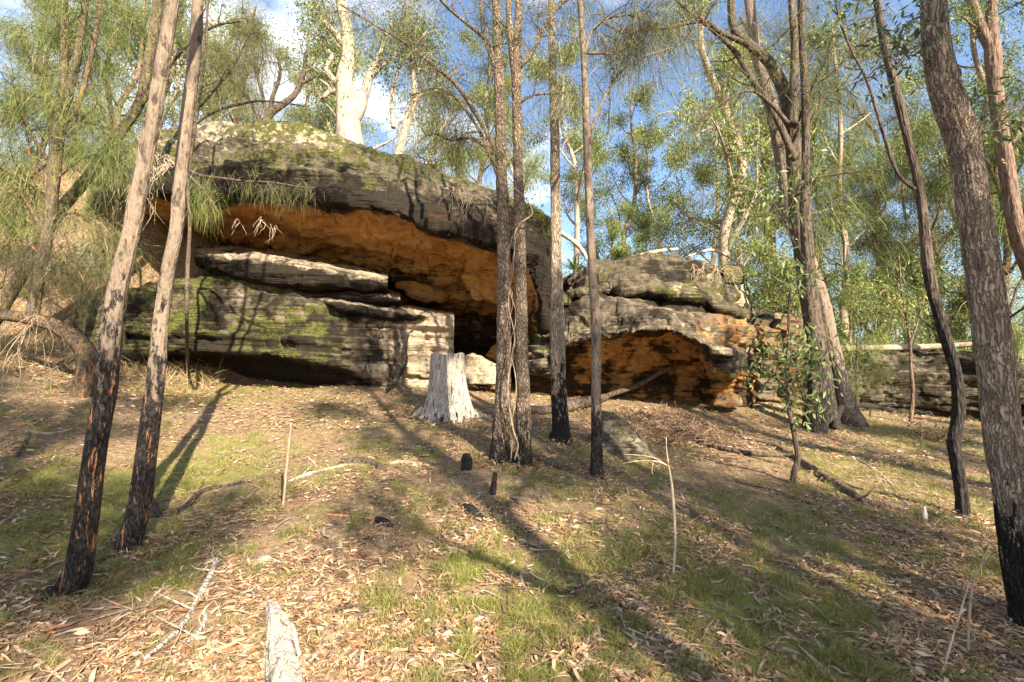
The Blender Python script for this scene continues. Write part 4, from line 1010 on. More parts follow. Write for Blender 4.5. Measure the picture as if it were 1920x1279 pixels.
TREES = [
 # kind, px, Y, top py, label
 ('white2', 228, 17, -120, 'tall white gum trunk showing between the leaning trunk and the arched she oak'),
 ('gumy', 325, 18, -60, 'pale spotted gum seen between the two leaning trunks'),
 ('oak', 425, 19, 10, 'grey feathery she oak behind the left end of the overhang crest'),
 ('oakg', 135, 14.5, -60, 'thick green she oak on the bank at the upper left'),
 ('oakg', 20, 13, -40, 'bushy she oak at the far left edge of the bank'),
 ('gum', 190, 14.5, -100, 'dark straight trunk beside the tall white gum at the upper left'),
 ('white2', 820, 21, 130, 'small crooked pale gum on the crest just left of the central pair'),
 ('white2', 700, 22, 40, 'leaning pale gum in the gap between the white gums'),
 ('gumy', 590, 23, 60, 'light leaved gum behind the crest of the overhang, left of the massive white gum'),
 ('gum', 890, 22, 60, 'sparse gum behind the crest close to the left trunk of the pair'),
 ('gumy', 1075, 20, 60, 'yellow green gum rising behind the slender pale trunk'),
 ('gum', 1180, 22, 150, 'small gum with rounded crown above the left end of the layered boulder'),
 ('white2', 1306, 20, 60, 'thin white gum behind the top of the layered boulder'),
 ('gumy', 1240, 26, 230, 'young light green gum behind the brow of the layered boulder'),
 ('gumy', 1390, 19, 250, 'feathery light tree right behind the mossy capstone'),
 ('oak', 1440, 22, 40, 'olive she oak behind the broad grey gum, upper left side'),
 ('gumy', 1600, 20, 60, 'tall bright light leaved tree right of the broad grey gum'),
 ('gumy', 1660, 24, 300, 'light green tree between the grey gum and the snaking trunk'),
 ('oak', 1760, 22, 230, 'grey green she oak between the snaking trunk and the biggest trunk'),
 ('gum', 1895, 18, -60, 'leafy gum behind the red brown forked trunk'),
 ('oakg', 1950, 17, 150, 'dark green she oak filling the right edge behind the biggest trunk'),
 ('gumy', 1350, 30, 180, 'distant yellow green gum left of the forked she oak'),
 ('gumy', 1700, 23, 300, 'dense yellow green tree in the gap left of the snaking trunk, above the log'),
 ('oak', 1650, 27, 200, 'olive she oak far behind the gap left of the snaking trunk'),
 ('gum', 1850, 25, 120, 'deep green gum showing left of the biggest trunk, far back'),
 ('oakg', 1530, 21, 200, 'deep green she oak directly behind the broad grey gum'),
 ('gum', 1130, 30, 250, 'distant gum in the gap right of the slender pale trunk'),
 ('gumy', 960, 30, 120, 'distant light gum glimpsed between the central trunks'),
 ('gum', 60, 20, -80, 'leafy gum high behind the far left she oaks'),
 ('white2', 290, 24, 0, 'thin pale gum far behind the thick leaning trunk'),
 ('gum', 540, 27, 90, 'distant gum low behind the overhang crest, above its middle'),
]
rg = np.random.RandomState(77)
for kd, px, Y, tp, lb in TREES:
    b = at(px, Y); plant(PR[kd], lb, b, max(3, topz(tp, Y) - b[2]), rg.uniform(0, 6.28))
SHR = [
 (1585, 18.5, 500, 'bright young wattle at the left end of the fallen log'),
 (1770, 19, 470, 'young wattle just behind the fallen log near the snaking trunk'),
 (1860, 18, 520, 'young wattle growing behind the biggest trunk at log height'),
 (1450, 15.5, 470, 'light green wattle above the banded rock wall'),
 (1215, 16, 395, 'small rounded wattle on the layered boulder'),
 (1150, 18, 380, 'airy wattle at the left shoulder of the layered boulder'),
 (870, 18.5, 280, 'low dry wattle on the crest near the central pair'),
 (150, 11.8, 380, 'scrubby wattle on the left bank above the rounded outcrop'),
 (40, 10.5, 470, 'scrubby wattle on the left bank at the very edge'),
 (105, 12.5, 330, 'tall scrubby wattle at the top of the left bank'),
 (215, 13.2, 340, 'scrubby wattle hiding the left end of the overhang'),
]
for px, Y, tp, lb in SHR:
    b = at(px, Y); plant(PR['bush'], lb, b, max(1., topz(tp, Y) - b[2]), rg.uniform(0, 6.28), cat='shrub')

# unseen trees behind the viewpoint, most added for the shadows they cast on the clearing
def behind(x, y, H, kd, lb): plant(PR[kd], lb, (x, y, gz1(x, y)), H, rg.uniform(0, 6.28))
behind(4.1, -3.1, 12, 'straight', 'gum outside the picture whose trunk shadow crosses the grass')
behind(6.9, -4.4, 12, 'straight', 'tall gum outside the picture shading the right side of the clearing')
behind(13.5, 1.5, 9, 'gumy', 'leafy gum outside the picture beyond the biggest trunk')
behind(0.8, -6.5, 13, 'straight', 'tall gum outside the picture behind the viewpoint')
behind(12.5, -3.5, 13, 'white', 'large gum outside the picture shading the layered boulder')
behind(-2.5, -5, 12, 'gumy', 'slender gum outside the picture shading the litter at left')

for i_, (x_, y_, H_) in enumerate([(9.5, -8, 14), (5, -13, 15), (18.5, -6, 15), (-1.5, -11, 14), (12, -16, 16), (20, -1.5, 13), (24, -11, 17), (12.5, -9.5, 13), (2.2, -9.5, 13)]):  # unseen trees added to dapple the sun on ground and rocks
    plant(PR[['straight', 'gum', 'gumy'][i_ % 3]], 'gum added behind the viewpoint, outside the picture, to dapple the sunlight', (x_, y_, gz1(x_, y_)), H_, rg.uniform(0, 6.28), group='trees behind the viewpoint')
# far woodland, one mass
rg = np.random.RandomState(5); wm = MB(); lm = MB()
for i in range(120):
    Y = rg.uniform(36, 95); x = rg.uniform(-1.25, 1.25) * Y; z = gz1(x, Y); H = rg.uniform(8, 15) 
    if x < -.1 * Y: H *= .55
    if x > .0: H = min(H, 1.6 + .25 * Y - z + rg.uniform(-5, 3))
    tube(wm, [(x, Y, z - 1), (x + rg.normal() * .4, Y, z + H * .5), (x + rg.normal() * .7, Y, z + H * .95)], [.2, .14, .05], 5, 2, col=(0, 0, .2, 1))
    nc = 26; cc = np.array([x, Y, z + H * .62]) + rg.normal(size=(nc, 3)) * np.array([H * .17, H * .17, H * .2])
    k = 34; A = np.repeat(cc, k, 0) + rg.normal(size=(nc * k, 3)) * np.array([.6, .6, .42])
    D = unit(rg.normal(size=(nc * k, 3)) + np.array([0, 0, -.6]))
    C = np.repeat(pal(rg, nc, GUM_G + GUM_Y + [(.16, .19, .09)], .25), k, 0)
    leaves(lm, A, D, rg.uniform(.18, .36, nc * k), rg.uniform(.07, .13, nc * k), C, rg)
wo = thing('far_woodland', 'distant mass of light green bush beyond the rocks', 'woodland', (0, 50, 0)); wo['kind'] = 'stuff'
lm.build('foliage', M_LEAF, wo, smooth=False); wm.build('trunk', B_PINK, wo)
# understory mass hugging the slope beyond the log at right
um = MB(); n = 900
xx = rg.uniform(7, 40, n); yy = rg.uniform(18, 44, n); zz = gz(xx, yy)
k = 40; A = np.repeat(np.stack([xx, yy, zz + rg.uniform(.1, 1.6, n)], -1), k, 0) + rg.normal(size=(n * k, 3)) * np.array([.45, .45, .3])
C = np.repeat(pal(rg, n, GUM_Y + GUM_G, .25), k, 0)
leaves(um, A, unit(rg.normal(size=(n * k, 3)) + np.array([0, 0, .2])), rg.uniform(.1, .2, n * k), rg.uniform(.03, .06, n * k), C, rg)
xx = rg.uniform(-22, 7, 500); yy = rg.uniform(17.5, 30, 500); zz = gz(xx, yy); n = 500
A = np.repeat(np.stack([xx, yy, zz + rg.uniform(.05, .6, n)], -1), k, 0) + rg.normal(size=(n * k, 3)) * np.array([.4, .4, .22])
C = np.repeat(pal(rg, n, [(.3, .25, .13), (.16, .17, .06), (.24, .22, .1)], .25), k, 0)
leaves(um, A, unit(rg.normal(size=(n * k, 3)) + np.array([0, 0, .6])), rg.uniform(.1, .25, n * k), rg.uniform(.02, .04, n * k), C, rg)
tag(um.build('undergrowth', M_LEAF, smooth=False), 'low leafy undergrowth covering the slopes beyond the rocks', 'undergrowth', kind='stuff')
# ------------------------------------------------------------------ ground cover
rg = np.random.RandomState(9)
def scatter(n, y0, y1, pw=1.6, side=1.28):
    u = rg.rand(n); e = 1 - pw
    Y = (y0**e + u * (y1**e - y0**e)) ** (1 / e)
    X = rg.uniform(-1, 1, n) * Y * side * 1.06
    return X, Y
def gnormal(X, Y):
    e = .05; a = gz(X + e, Y, False); b = gz(X, Y + e, False); c = gz(X, Y, False)
    return unit(np.stack([-(a - c) / e, -(b - c) / e, np.ones(len(X))], -1))
def litter(name, n, y0, y1, pw, L, W, cols, label, keep=None, lift=.008, tilt=.42, mat=M_LITTER, cat='leaf litter'):
    X, Y = scatter(n, y0, y1, pw)
    p = np.stack([X, Y, X * 0], -1)
    dn = .60 + 1.3 * fbm(p * 1.1, 3, 61) + 1.0 * fbm(p * 4, 2, 62) - .3 * grassw(X, Y)
    if keep is not None: dn = keep(X, Y, dn)
    k = rg.rand(n) < dn; X = X[k]; Y = Y[k]; n = len(X)
    Z = gz(X, Y); N = gnormal(X, Y)
    az = rg.uniform(0, 6.28, n); D = np.stack([np.cos(az), np.sin(az), rg.normal(size=n) * tilt * .6], -1)
    D = unit(D - N * (D * N).sum(1)[:, None] * (1 - tilt * .5))
    side = unit(np.cross(D, N + rg.normal(size=(n, 3)) * tilt)); up = np.cross(side, D); up *= np.sign(up[:, 2])[:, None]
    l = L[0] + (L[1] - L[0]) * rg.rand(n) ** 1.9; w = l * rg.uniform(W[0], W[1], n); curl = rg.uniform(-.15, .45, n) * l
    c = np.stack([X, Y, Z + lift + rg.uniform(0, .02, n)], -1); A = c - D * (l * .5)[:, None]; E = c + D * (l * .5)[:, None]
    bow = side * (rg.uniform(-.28, .28, n) * l)[:, None]
    m1 = c - D * (l * .18)[:, None] - up * (curl * .35)[:, None] + bow * .8; m2 = c + D * (l * .2)[:, None] - up * (curl * .35)[:, None] + bow * .8
    A = A + up * (curl * .3)[:, None]; E = E + up * (curl * .5)[:, None]
    h1 = side * (w * .5)[:, None]; h2 = side * (w * .42)[:, None]; e = up * (w * .18)[:, None]
    V = np.stack([A, m1 - h1 + e, m1 + h1 + e, m2 + h2 + e, m2 - h2 + e, E], 1).reshape(-1, 3)
    V[:, 2] = np.maximum(V[:, 2], np.repeat(Z, 6) + .003)
    b = np.arange(n) * 6; mb = MB()
    C = pal(rg, n, cols, .25)
    mb.add(V, [np.stack([b, b+2, b+1], -1), np.stack([b+1, b+2, b+3, b+4], -1), np.stack([b+4, b+3, b+5], -1)], np.repeat(C, 6, 0))
    o = mb.build(name, mat); tag(o, label, cat, kind='stuff'); return o
TAN = [(.40, .265, .155), (.31, .20, .115), (.45, .33, .21), (.23, .145, .08), (.36, .215, .11), (.18, .105, .06), (.50, .39, .27), (.28, .205, .135), (.28, .125, .05), (.12, .075, .05), (.23,.165,.11)]
litter('leaf_litter', 160000, 2.0, 15, 1.7, (.028, .105), (.15, .28), TAN, 'fallen tan and brown gum leaves strewn over the whole clearing')
litter('bark_litter', 135000, 1.9, 12, 1.6, (.02, .075), (.05, .2), TAN + [(.1, .07, .05)] * 3, 'fine shreds of dry bark and leaf crumbs between the leaves', tilt=.6, cat='bark litter')
litter('distant_litter', 30000, 8, 26, 1.2, (.07, .13), (.25, .4), TAN, 'fallen leaves on the farther ground and banks', lift=.02, cat='leaf litter', keep=lambda X, Y, d: .6 + 0 * d)
# long bark strips
n = 2600; X, Y = scatter(n, 2.1, 12, 1.4); Z = gz(X, Y); az = rg.uniform(0, 6.28, n); bsm = MB()
for x, y, z, a in zip(X, Y, Z, az):
    l = rg.uniform(.06, .26); d = np.array([math.cos(a), math.sin(a), 0]); sd = np.array([-d[1], d[0], 0]); w_ = rg.uniform(.003, .012)
    t = np.linspace(-.5, .5, 6); pt = np.array([x, y, 0]) + d * (t * l)[:, None] + sd * (np.sin(t * 3 + a) * l * rg.uniform(0, .2))[:, None]
    pt[:, 2] = z + .014 + np.abs(np.sin(t * 4 + a * 3)) * rg.uniform(.002, .022) + gz(pt[:, 0], pt[:, 1], False) - gz(np.array([x]), np.array([y]), False)[0]
    tw = rg.uniform(-1, 1); u = np.stack([sd * math.cos(tw * q) + np.array([0, 0, 1]) * math.sin(tw * q) for q in t * 2]) * w_
    V = np.concatenate([pt - u, pt + u]); bsm.add(V, np.array([[i, i+1, i+7, i+6] for i in range(5)]), pal(rg, 1, [(.34, .19, .10), (.26, .13, .07), (.42, .29, .18), (.18, .11, .075), (.38, .30, .22)], .25)[0])
tag(bsm.build('bark_strips', M_LITTER), 'long curled strips of shed bark among the leaves', 'bark litter', kind='stuff')
# short sticks
X, Y = scatter(1500, 2.1, 13, 1.4); tm = MB()
Z = gz(X, Y)
for x, y, z in zip(X, Y, Z):
    a = rg.uniform(0, 6.28); l = rg.uniform(.05, .28) * (1 + .05 * y); d = np.array([math.cos(a), math.sin(a), 0]) * l / 2
    p0 = np.array([x, y, z + .012]); A = p0 - d; B = p0 + d; A[2] = gz1(A[0], A[1]) + .012; B[2] = gz1(B[0], B[1]) + rg.uniform(.01, .05)
    r = rg.uniform(.0015, .0045); tube(tm, [A, (A + B) / 2 + rg.normal(size=3) * .012, B], [r, r, r * .5], 4, l / 2, col=(0, 0, 0, 1))
tag(tm.build('twig_litter', B_STICK), 'short dry twigs scattered through the leaf litter', 'twigs', kind='stuff')
# grass
def grass(name, n, y0, y1, pw, h, wd, cols, label, thr=.3, keepf=None, flop=.55):
    X, Y = scatter(n, y0, y1, pw)
    g = grassw(X, Y) if keepf is None else keepf(X, Y)
    q_ = np.stack([X, Y, X * 0], -1); cl = fbm(q_ * 7, 2, 303)
    k = rg.rand(n) < np.clip((g - thr) * 2.2, 0, 1) * np.clip(.45 + 2.6 * cl, .04, 1); X = X[k]; Y = Y[k]; n = len(X); Z = gz(X, Y)
    A = np.stack([X, Y, Z], -1); D = unit(np.stack([rg.normal(size=n) * flop, rg.normal(size=n) * flop, np.ones(n)], -1))
    l = rg.uniform(h[0], h[1], n) * (.75 + 1.6 * np.maximum(0, cl[k])); side = unit(np.cross(D, rg.normal(size=(n, 3)))) * (wd * (.6 + .12 * Y))[:, None] * .5
    M = A + D * (l * .55)[:, None]; E = A + D * l[:, None] + np.stack([D[:, 0], D[:, 1], -.3 + 0 * l], -1) * (l * .35)[:, None]
    V = np.stack([A - side, A + side, M + side * .8, M - side * .8, E], 1).reshape(-1, 3); b = np.arange(n) * 5; mb = MB()
    mb.add(V, [np.stack([b, b+1, b+2, b+3], -1), np.stack([b+3, b+2, b+4], -1)], np.repeat(pal(rg, n, cols, .25), 5, 0))
    tag(mb.build(name, M_GRASS, smooth=False), label, 'grass', kind='stuff')
GR = [(.15, .195, .03), (.205, .245, .045), (.105, .14, .025), (.27, .28, .07), (.36, .31, .13), (.40, .31, .17), (.29, .27, .09)]
grass('grass', 730000, 2.0, 17, 1.5, (.02, .085), .0028, GR, 'short green grass growing in patches through the litter', .16)
DRY = [(.42, .33, .19), (.5, .41, .26), (.34, .25, .14), (.28, .2, .11), (.25, .24, .09)]
def bank(X, Y):
    px = 960 + X / Y * F_PX
    return (sstep(440, 380, px) * sstep(9.6, 10.8, Y) * (Y < 17) + .5 * sstep(200, 60, px) * sstep(7.5, 9, Y)) * (.6 + .7 * fbm(np.stack([X, Y, X * 0], -1) * 1.2, 2, 71))
grass('dry_bank_grass', 240000, 7.5, 17, .5, (.15, .5), .006, DRY, 'long straw coloured grass covering the steep left bank', .1, bank, .8)
def crest(X, Y): return (Y > 15.6) * (Y < 22) * .8 * (X < 6)
grass('dry_crest_grass', 40000, 15.5, 22, .5, (.1, .3), .006, DRY, 'dry grass along the skyline above the rocks', .1, crest, .7)
# leaves and bark shed in rings round the trunk feet
mb = MB()
for px_, py_, rr_ in [(130, 1112, .16), (240, 1032, .14), (937, 864, .14), (979, 872, .13), (1053, 826, .15), (1120, 893, .09), (1528, 802, .3), (1552, 806, .3), (1592, 797, .4), (1807, 974, .1), (1946, 1180, .2), (838, 782, .5), (1160, 860, .5), (515, 1200, .12), (880, 965, .1)]:
    c_ = G(px_, py_); n = 420; az = rg.uniform(0, 6.28, n); d_ = rr_ + np.abs(rg.normal(size=n)) * .16
    X = c_[0] + np.cos(az) * d_; Y = c_[1] + np.sin(az) * d_; Z = gz(X, Y) + np.clip(.07 - (d_ - rr_) * .3, .006, .1) * rg.rand(n)
    D = unit(np.stack([rg.normal(size=n), rg.normal(size=n), rg.normal(size=n) * .35], -1)); l = rg.uniform(.02, .09, n)
    leaves(mb, np.stack([X, Y, Z], -1), D, l, l * rg.uniform(.1, .28, n), pal(rg, n, TAN, .3), rg, .2)
tag(mb.build('trunk_litter', M_LITTER), 'leaves and bark flakes heaped round the feet of the trunks', 'leaf litter', kind='stuff')
# dry fern brush pile
bm_ = MB(); C0 = G(1250, 812); k = 4500
A = C0 + rg.normal(size=(k, 3)) * np.array([.85, .55, .0]); 
A[:, 2] = gz(A[:, 0], A[:, 1]) + np.abs(rg.normal(size=k)) * .17 * np.exp(-((A[:, 0] - C0[0]) / 1.1) ** 2)
ribbons(bm_, A, unit(rg.normal(size=(k, 3)) * np.array([1, 1, .7]) + np.array([0, 0, .25])), rg.uniform(.08, .3, k), .008, rg.uniform(0, 1.2, k), pal(rg, k, [(.13, .075, .045), (.19, .115, .07), (.08, .05, .033), (.26, .19, .13)], .3), rg)
tag(bm_.build('dead_brush', M_LITTER, origin=tuple(C0), smooth=False), 'red brown heap of dead fern and twigs right of the wedge boulder', 'dead brush')
bm_ = MB(); C1 = G(1765, 822); k = 700; A = C1 + rg.normal(size=(k, 3)) * np.array([.28, .22, 0]); A[:, 2] = gz(A[:, 0], A[:, 1]) + np.abs(rg.normal(size=k)) * .1
leaves(bm_, A, unit(rg.normal(size=(k, 3)) + np.array([0, 0, .4])), rg.uniform(.06, .14, k), rg.uniform(.02, .035, k), pal(rg, k, [(.5, .33, .15), (.58, .42, .22), (.4, .24, .1)], .2), rg)
tag(bm_.build('dead_shrub', M_LITTER, origin=tuple(C1), smooth=False), 'low dead shrub with curled orange leaves left of the snaking trunk', 'shrub')

# ------------------------------------------------------------------ stump and logs
def stump():
    b = G(838, 782); Y = b[1]; th = thing('tree_stump', 'tall bleached silver tree stump with flared roots in front of the cave', 'tree stump', b)
    s = Y / F_PX; H = 116 * s; n = 128; m = 60
    V = []; C = []
    for i in range(m):
        t = i / (m - 1); z = t * H
        r = (31 + 13 * (1 - t) ** 2.6 + 5 * (1 - t)) * s
        for j in range(n):
            a = 2 * math.pi * j / n
            lob = 1 + (.09 * (1 - t) ** 1.8) * math.sin(5 * a + .8) + .05 * (1 - t) ** 2 * math.sin(3 * a + 2)
            V.append([math.cos(a) * r * lob * 1.02, math.sin(a) * r * lob * .95, z]); 
    V = np.array(V).reshape(m, n, 3); a = np.linspace(0, 2 * math.pi, n, endpoint=False)
    q = np.zeros((m, n, 3)); q[..., 0] = np.cos(a) * 7; q[..., 1] = np.sin(a) * 7; q[..., 2] = V[..., 2] * .8
    nn = fbm(q, 3, 201); q2 = q * np.array([.6, .6, .5]); cr = fbm(q2, 2, 205)
    groove = -np.exp(-(cr / .03) ** 2) * .09
    V[..., :2] *= (1 + .045 * nn + groove)[..., None]
    top = .035 * fbm(np.stack([np.cos(a) * 2, np.sin(a) * 2, a * 0], -1), 3, 207) + .012 * np.sign(np.sin(a * 2 + 1))
    V[..., 2] += np.linspace(0, 1, m)[:, None] ** 4 * top[None]
    lowp = V[0].copy(); lowp[:, 2] -= .25; lowp[:, :2] *= 1.15
    rim = V[-1].copy(); inner = rim.copy(); inner[:, :2] *= .72; inner[:, 2] -= .01; inner2 = rim.copy(); inner2[:, :2] *= .62; inner2[:, 2] -= .35; 
    rows = np.concatenate([lowp[None], V, inner[None], inner2[None]]); M_ = len(rows)
    Vf = rows.reshape(-1, 3) + b
    i = np.arange(M_ - 1)[:, None] * n; j = np.arange(n)[None]; j2 = (j + 1) % n
    Fq = np.stack([i + j, i + j2, i + n + j2, i + n + j], -1).reshape(-1, 4)
    Vf = np.vstack([Vf, b + np.array([0, 0, H - .4])]); k = np.arange(n)
    Ft = np.stack([(M_-1) * n + k, (M_-1) * n + (k + 1) % n, np.full(n, len(Vf) - 1)], -1)
    mb = MB(); sc_ = np.tile([0, 0, -.1, 1.], (len(Vf), 1)); g_all = np.concatenate([groove[:1], groove, groove[-1:], groove[-1:]]).ravel() / -.09; sc_[:, 0] = .32 * sstep(b[2] + .22, b[2] - .05, Vf[:, 2]) + .06 + .8 * np.append(g_all, 1) ** 2; sc_[:, 2] = -.5; mb.add(Vf, [Fq, Ft], sc_); mb.build('bole', B_WOOD, th)
    rt = MB()
    for pts in ([(868, 765, 26, Y), (890, 772, 20, Y + .05), (912, 783, 10, Y)], [(795, 770, 22, Y), (776, 775, 10, Y - .1)], [(800, 778, 14, Y - .3), (785, 785, 6, Y - .4)]):
        A, r = pxline(pts, Y); 
        for q_ in A[1:]: q_[2] = gz1(q_[0], q_[1]) + .02
        tube(rt, A, r, 14, .04, .15, (3, 3), (0, 0, .1, 1), 3)
    rt.build('root', B_WOOD, th)
stump()
def gstick(name, label, cat, pts, mat=B_STICK, rough=.12, n=10, lift=.3, char=0., twigs=0, Y=None, seed=1, flat=1., red=0., step=.05, fine=0.):
    """pts: (px,py,width[,extra height m])"""
    A, r = [], []
    for q in pts:
        g_ = G(q[0], q[1]); rr = q[2] / 2 / F_PX * g_[1]; r.append(rr)
        A.append(g_ + np.array([0, 0, rr * lift + (q[3] if len(q) > 3 else 0)]))
    A = np.array(A); mb = MB(); rng = np.random.RandomState(seed)
    p, rr = tube(mb, A, r, n, step, rough, (3, 5), (char, -.2, red - .4, 1), seed, flat=flat, fine=fine)
    for i in range(twigs):
        k = rng.randint(len(p) // 5, len(p) - 1); d = unit(unit(p[k] - p[k-1]) + rng.normal(size=3) * np.array([.8, .8, .15]) + np.array([0, 0, .03])); L = rng.uniform(.08, .3)
        q = [p[k]]; 
        for s in range(3):
            d = unit(d + rng.normal(size=3) * .25); e = q[-1] + d * L / 3; e[2] = max(e[2], gz1(e[0], e[1]) + .01); q.append(e)
        tube(mb, q, np.linspace(rr[k] * .4, .0015, 4), 5, .06, 0, col=(char, -.2, red - .4, 1))
    o = mb.build(name, mat, origin=tuple(A[0])); tag(o, label, cat); return o
def astick(name, label, cat, pts, Y, mat=B_STICK, n=10, char=0., rough=.1, red=0., seed=1, step=.04):
    A, r = pxline(pts, Y); mb = MB(); tube(mb, A, r, n, step, rough, (3, 5), (char, -.2, red - .4, 1), seed)
    o = mb.build(name, mat, origin=tuple(A[0])); tag(o, label, cat); return o
# driftwood-like grey log, foreground
g0 = G(515, 1150)
mb = MB()
A = []; r = []
for q in [(503, 1136, 6), (506, 1144, 18), (513, 1165, 32), (520, 1200, 42), (524, 1240, 52), (530, 1290, 62), (536, 1340, 60)]:
    a = G(q[0], q[1]); r.append(q[2] / 2 / F_PX * a[1]); A.append(a + np.array([0, 0, r[-1] * .35]))
def dwc(t, V): 
    c = np.zeros((len(V), 4)); c[:, 3] = 1; c[:, 0] = .55 * sstep(A[2][2] +.0, A[2][2] - .05, V[:, 2]) ; return c
tube(mb, A, r, 96, .006, .42, (4.5, 1.3), dwc, 77, fine=.004, ridged=True, flat=.8)
b1 = G(560, 1245); tube(mb, [A[3] + np.array([.02, 0, .01]), A[3] + np.array([.07, .02, .01]), b1 + np.array([0, 0, .02])], [.045, .03, .012], 14, .015, .15, (2, 3), (0, 0, 0, 1), 5)
tag(mb.build('driftwood_log', B_DRIFT, origin=tuple(A[0])), 'short bleached grey log fragment with a broken tip, nearest in the foreground', 'log')
gstick('charred_log', 'black charred chunk of log lying in the litter at the centre', 'log', [(862, 950, 12), (880, 960, 22), (893, 970, 22), (908, 980, 14)], B_DARK, .35, 20, .15, 1., seed=3, step=.02, fine=.01)
gstick('charred_log', 'smaller black charred chunk beside an orange stick', 'log', [(706, 974, 10), (720, 981, 16), (737, 989, 10)], B_DARK, .35, 16, .1, 1., seed=4, step=.015, fine=.008)
def post(label, px, py, w, h, lean=0):
    b = G(px, py); s = b[1] / F_PX; mb = MB()
    tube(mb, [b - np.array([0, 0, .1]), b, b + np.array([lean * s, 0, h * .6 * s]), b + np.array([lean * 1.5 * s, 0, h * s])], [w * .55 * s, w * .55 * s, w * .5 * s, w * .35 * s], 20, .012, .25, (3, 6), (1, 0, 0, 1), int(px), fine=.006)
    tag(mb.build('charred_stump', B_DARK, origin=tuple(b)), label, 'stump')
post('small black charred stump left of the central pair', 875, 880, 20, 26)
post('tiny charred stub below the central pair', 924, 926, 11, 38, 3)
gstick('stick', 'orange brown stick pointing at the smaller charred chunk', 'stick', [(610, 968, 4), (660, 972, 5), (708, 976, 5)], B_STICK, red=1.0)
gstick('fallen_branch', 'dark curved branch lying right of the central pair foot', 'branch', [(990, 852, 10), (1020, 868, 16), (1050, 880, 15), (1082, 893, 8)], B_DARK, .15, 12, .5, .3)
gstick('fallen_branch', 'dark bowed bark strip in the shade left of the central pair', 'branch', [(640, 868, 10), (680, 868, 16), (712, 880, 12), (722, 886, 6)], B_DARK, .2, 10, .4, .2)
gstick('fallen_branch', 'thin brown branch ending at the dark bowed bark strip', 'branch', [(722, 872, 5), (755, 868, 8), (790, 872, 5)], B_STICK)
gstick('fallen_branch', 'curved dark branch running right from the foot of the second leaning trunk', 'branch', [(272, 930, 9, .12), (285, 955, 10, .04), (305, 972, 11), (345, 955, 11), (380, 925, 9), (430, 912, 6), (470, 905, 4)], B_DARK, char=.3, twigs=2)
gstick('fallen_branch', 'long weathered stick pointing to the upper right left of the grey log', 'branch', [(270, 1240, 6), (340, 1180, 9), (375, 1120, 11), (395, 1080, 10), (407, 1050, 6)], B_WOOD, .15, 10, .8, twigs=5, red=.15)
gstick('fallen_branch', 'forked thin stick lying left of the long weathered stick', 'branch', [(225, 1215, 4), (270, 1150, 6), (300, 1110, 7), (322, 1100, 5)], B_STICK, .15, 8, .8, twigs=4)
gstick('fallen_branch', 'pale stick half hidden by litter at the bottom left', 'branch', [(280, 1279, 6), (330, 1235, 7), (380, 1180, 8), (385, 1150, 6)], B_WOOD, .15, 8, .6, twigs=3, red=.2)
gstick('fallen_branch', 'thin arching twig in the litter right of the grey log', 'branch', [(590, 1165, 3), (640, 1150, 4, .03), (690, 1145, 4, .02), (740, 1150, 2)], B_DARK, twigs=3)
gstick('fallen_branch', 'slim brown stick crossing the litter below the half buried stone', 'branch', [(420, 1100, 3), (470, 1120, 4), (520, 1110, 4), (575, 1085, 2)], B_STICK, twigs=4)
gstick('fallen_branch', 'curved brown stick at the very bottom left corner', 'branch', [(20, 1215, 5), (60, 1235, 6), (100, 1262, 5), (120, 1279, 4)], B_STICK, twigs=3)
gstick('fallen_branch', 'pale twig lying in the trunk shadow across the grass', 'branch', [(1018, 1105, 3), (1028, 1075, 4), (1040, 1070, 3), (1062, 1110, 2)], B_VINE)
gstick('fallen_branch', 'long thin wand lying on the shaded slope below the wedge boulder', 'branch', [(1150, 905, 3), (1230, 925, 4), (1300, 950, 4), (1360, 965, 2)], B_STICK, twigs=4)
gstick('fallen_branch', 'grey stick lying in front of the thick rough limb', 'branch', [(1380, 905, 3), (1450, 920, 4), (1530, 950, 4), (1580, 975, 2)], B_DARK, twigs=4)
gstick('fallen_branch', 'bare branch in the grass right of the dry stalk', 'branch', [(540, 905, 5), (580, 890, 8), (620, 880, 6), (650, 872, 4)], B_WOOD, twigs=2)
gstick('fallen_branch', 'thick rough fallen limb curving across the slope past the leafy sapling', 'branch', [(1290, 800, 6), (1380, 820, 9), (1440, 835, 10), (1490, 860, 12), (1540, 895, 14), (1590, 925, 15), (1620, 945, 14), (1680, 955, 12), (1740, 962, 9), (1800, 970, 6)], B_RED, .25, 14, .6, .15, twigs=14, seed=6, fine=.006)
gstick('fallen_branch', 'straight bare limb lying behind the thick rough one toward the sapling', 'branch', [(1200, 775, 5), (1290, 822, 8), (1350, 845, 9), (1420, 857, 9), (1488, 858, 7)], B_DARK, .15, 10, 1.2, twigs=10, seed=7)
gstick('fallen_branch', 'slim grey branch slanting down to the white chip', 'branch', [(1500, 830, 3), (1580, 850, 4), (1650, 890, 5), (1700, 945, 5), (1735, 962, 4)], B_WOOD, twigs=4, seed=8)
gstick('fallen_branch', 'arched black branch at the foot of the grey gum', 'branch', [(1565, 812, 10, .1), (1582, 790, 12, .35), (1610, 775, 11, .2), (1650, 772, 8, .1), (1700, 776, 5)], B_DARK, char=.8)
gstick('fallen_branch', 'grey branch lying at the foot of the snaking trunk', 'branch', [(1725, 955, 6), (1770, 975, 8), (1800, 980, 9), (1840, 978, 5)], B_DARK, char=.4, twigs=3)
gstick('fallen_branch', 'knobbly brown stick in the bright green grass at lower right', 'branch', [(1490, 1185, 7), (1530, 1205, 9), (1560, 1240, 7), (1600, 1275, 5)], B_STICK, .2)
gstick('bark_strip', 'strip of dark bark lying by the lower edge of the litter', 'bark', [(640, 1162, 7), (680, 1156, 9), (710, 1154, 7)], B_DARK, .2)
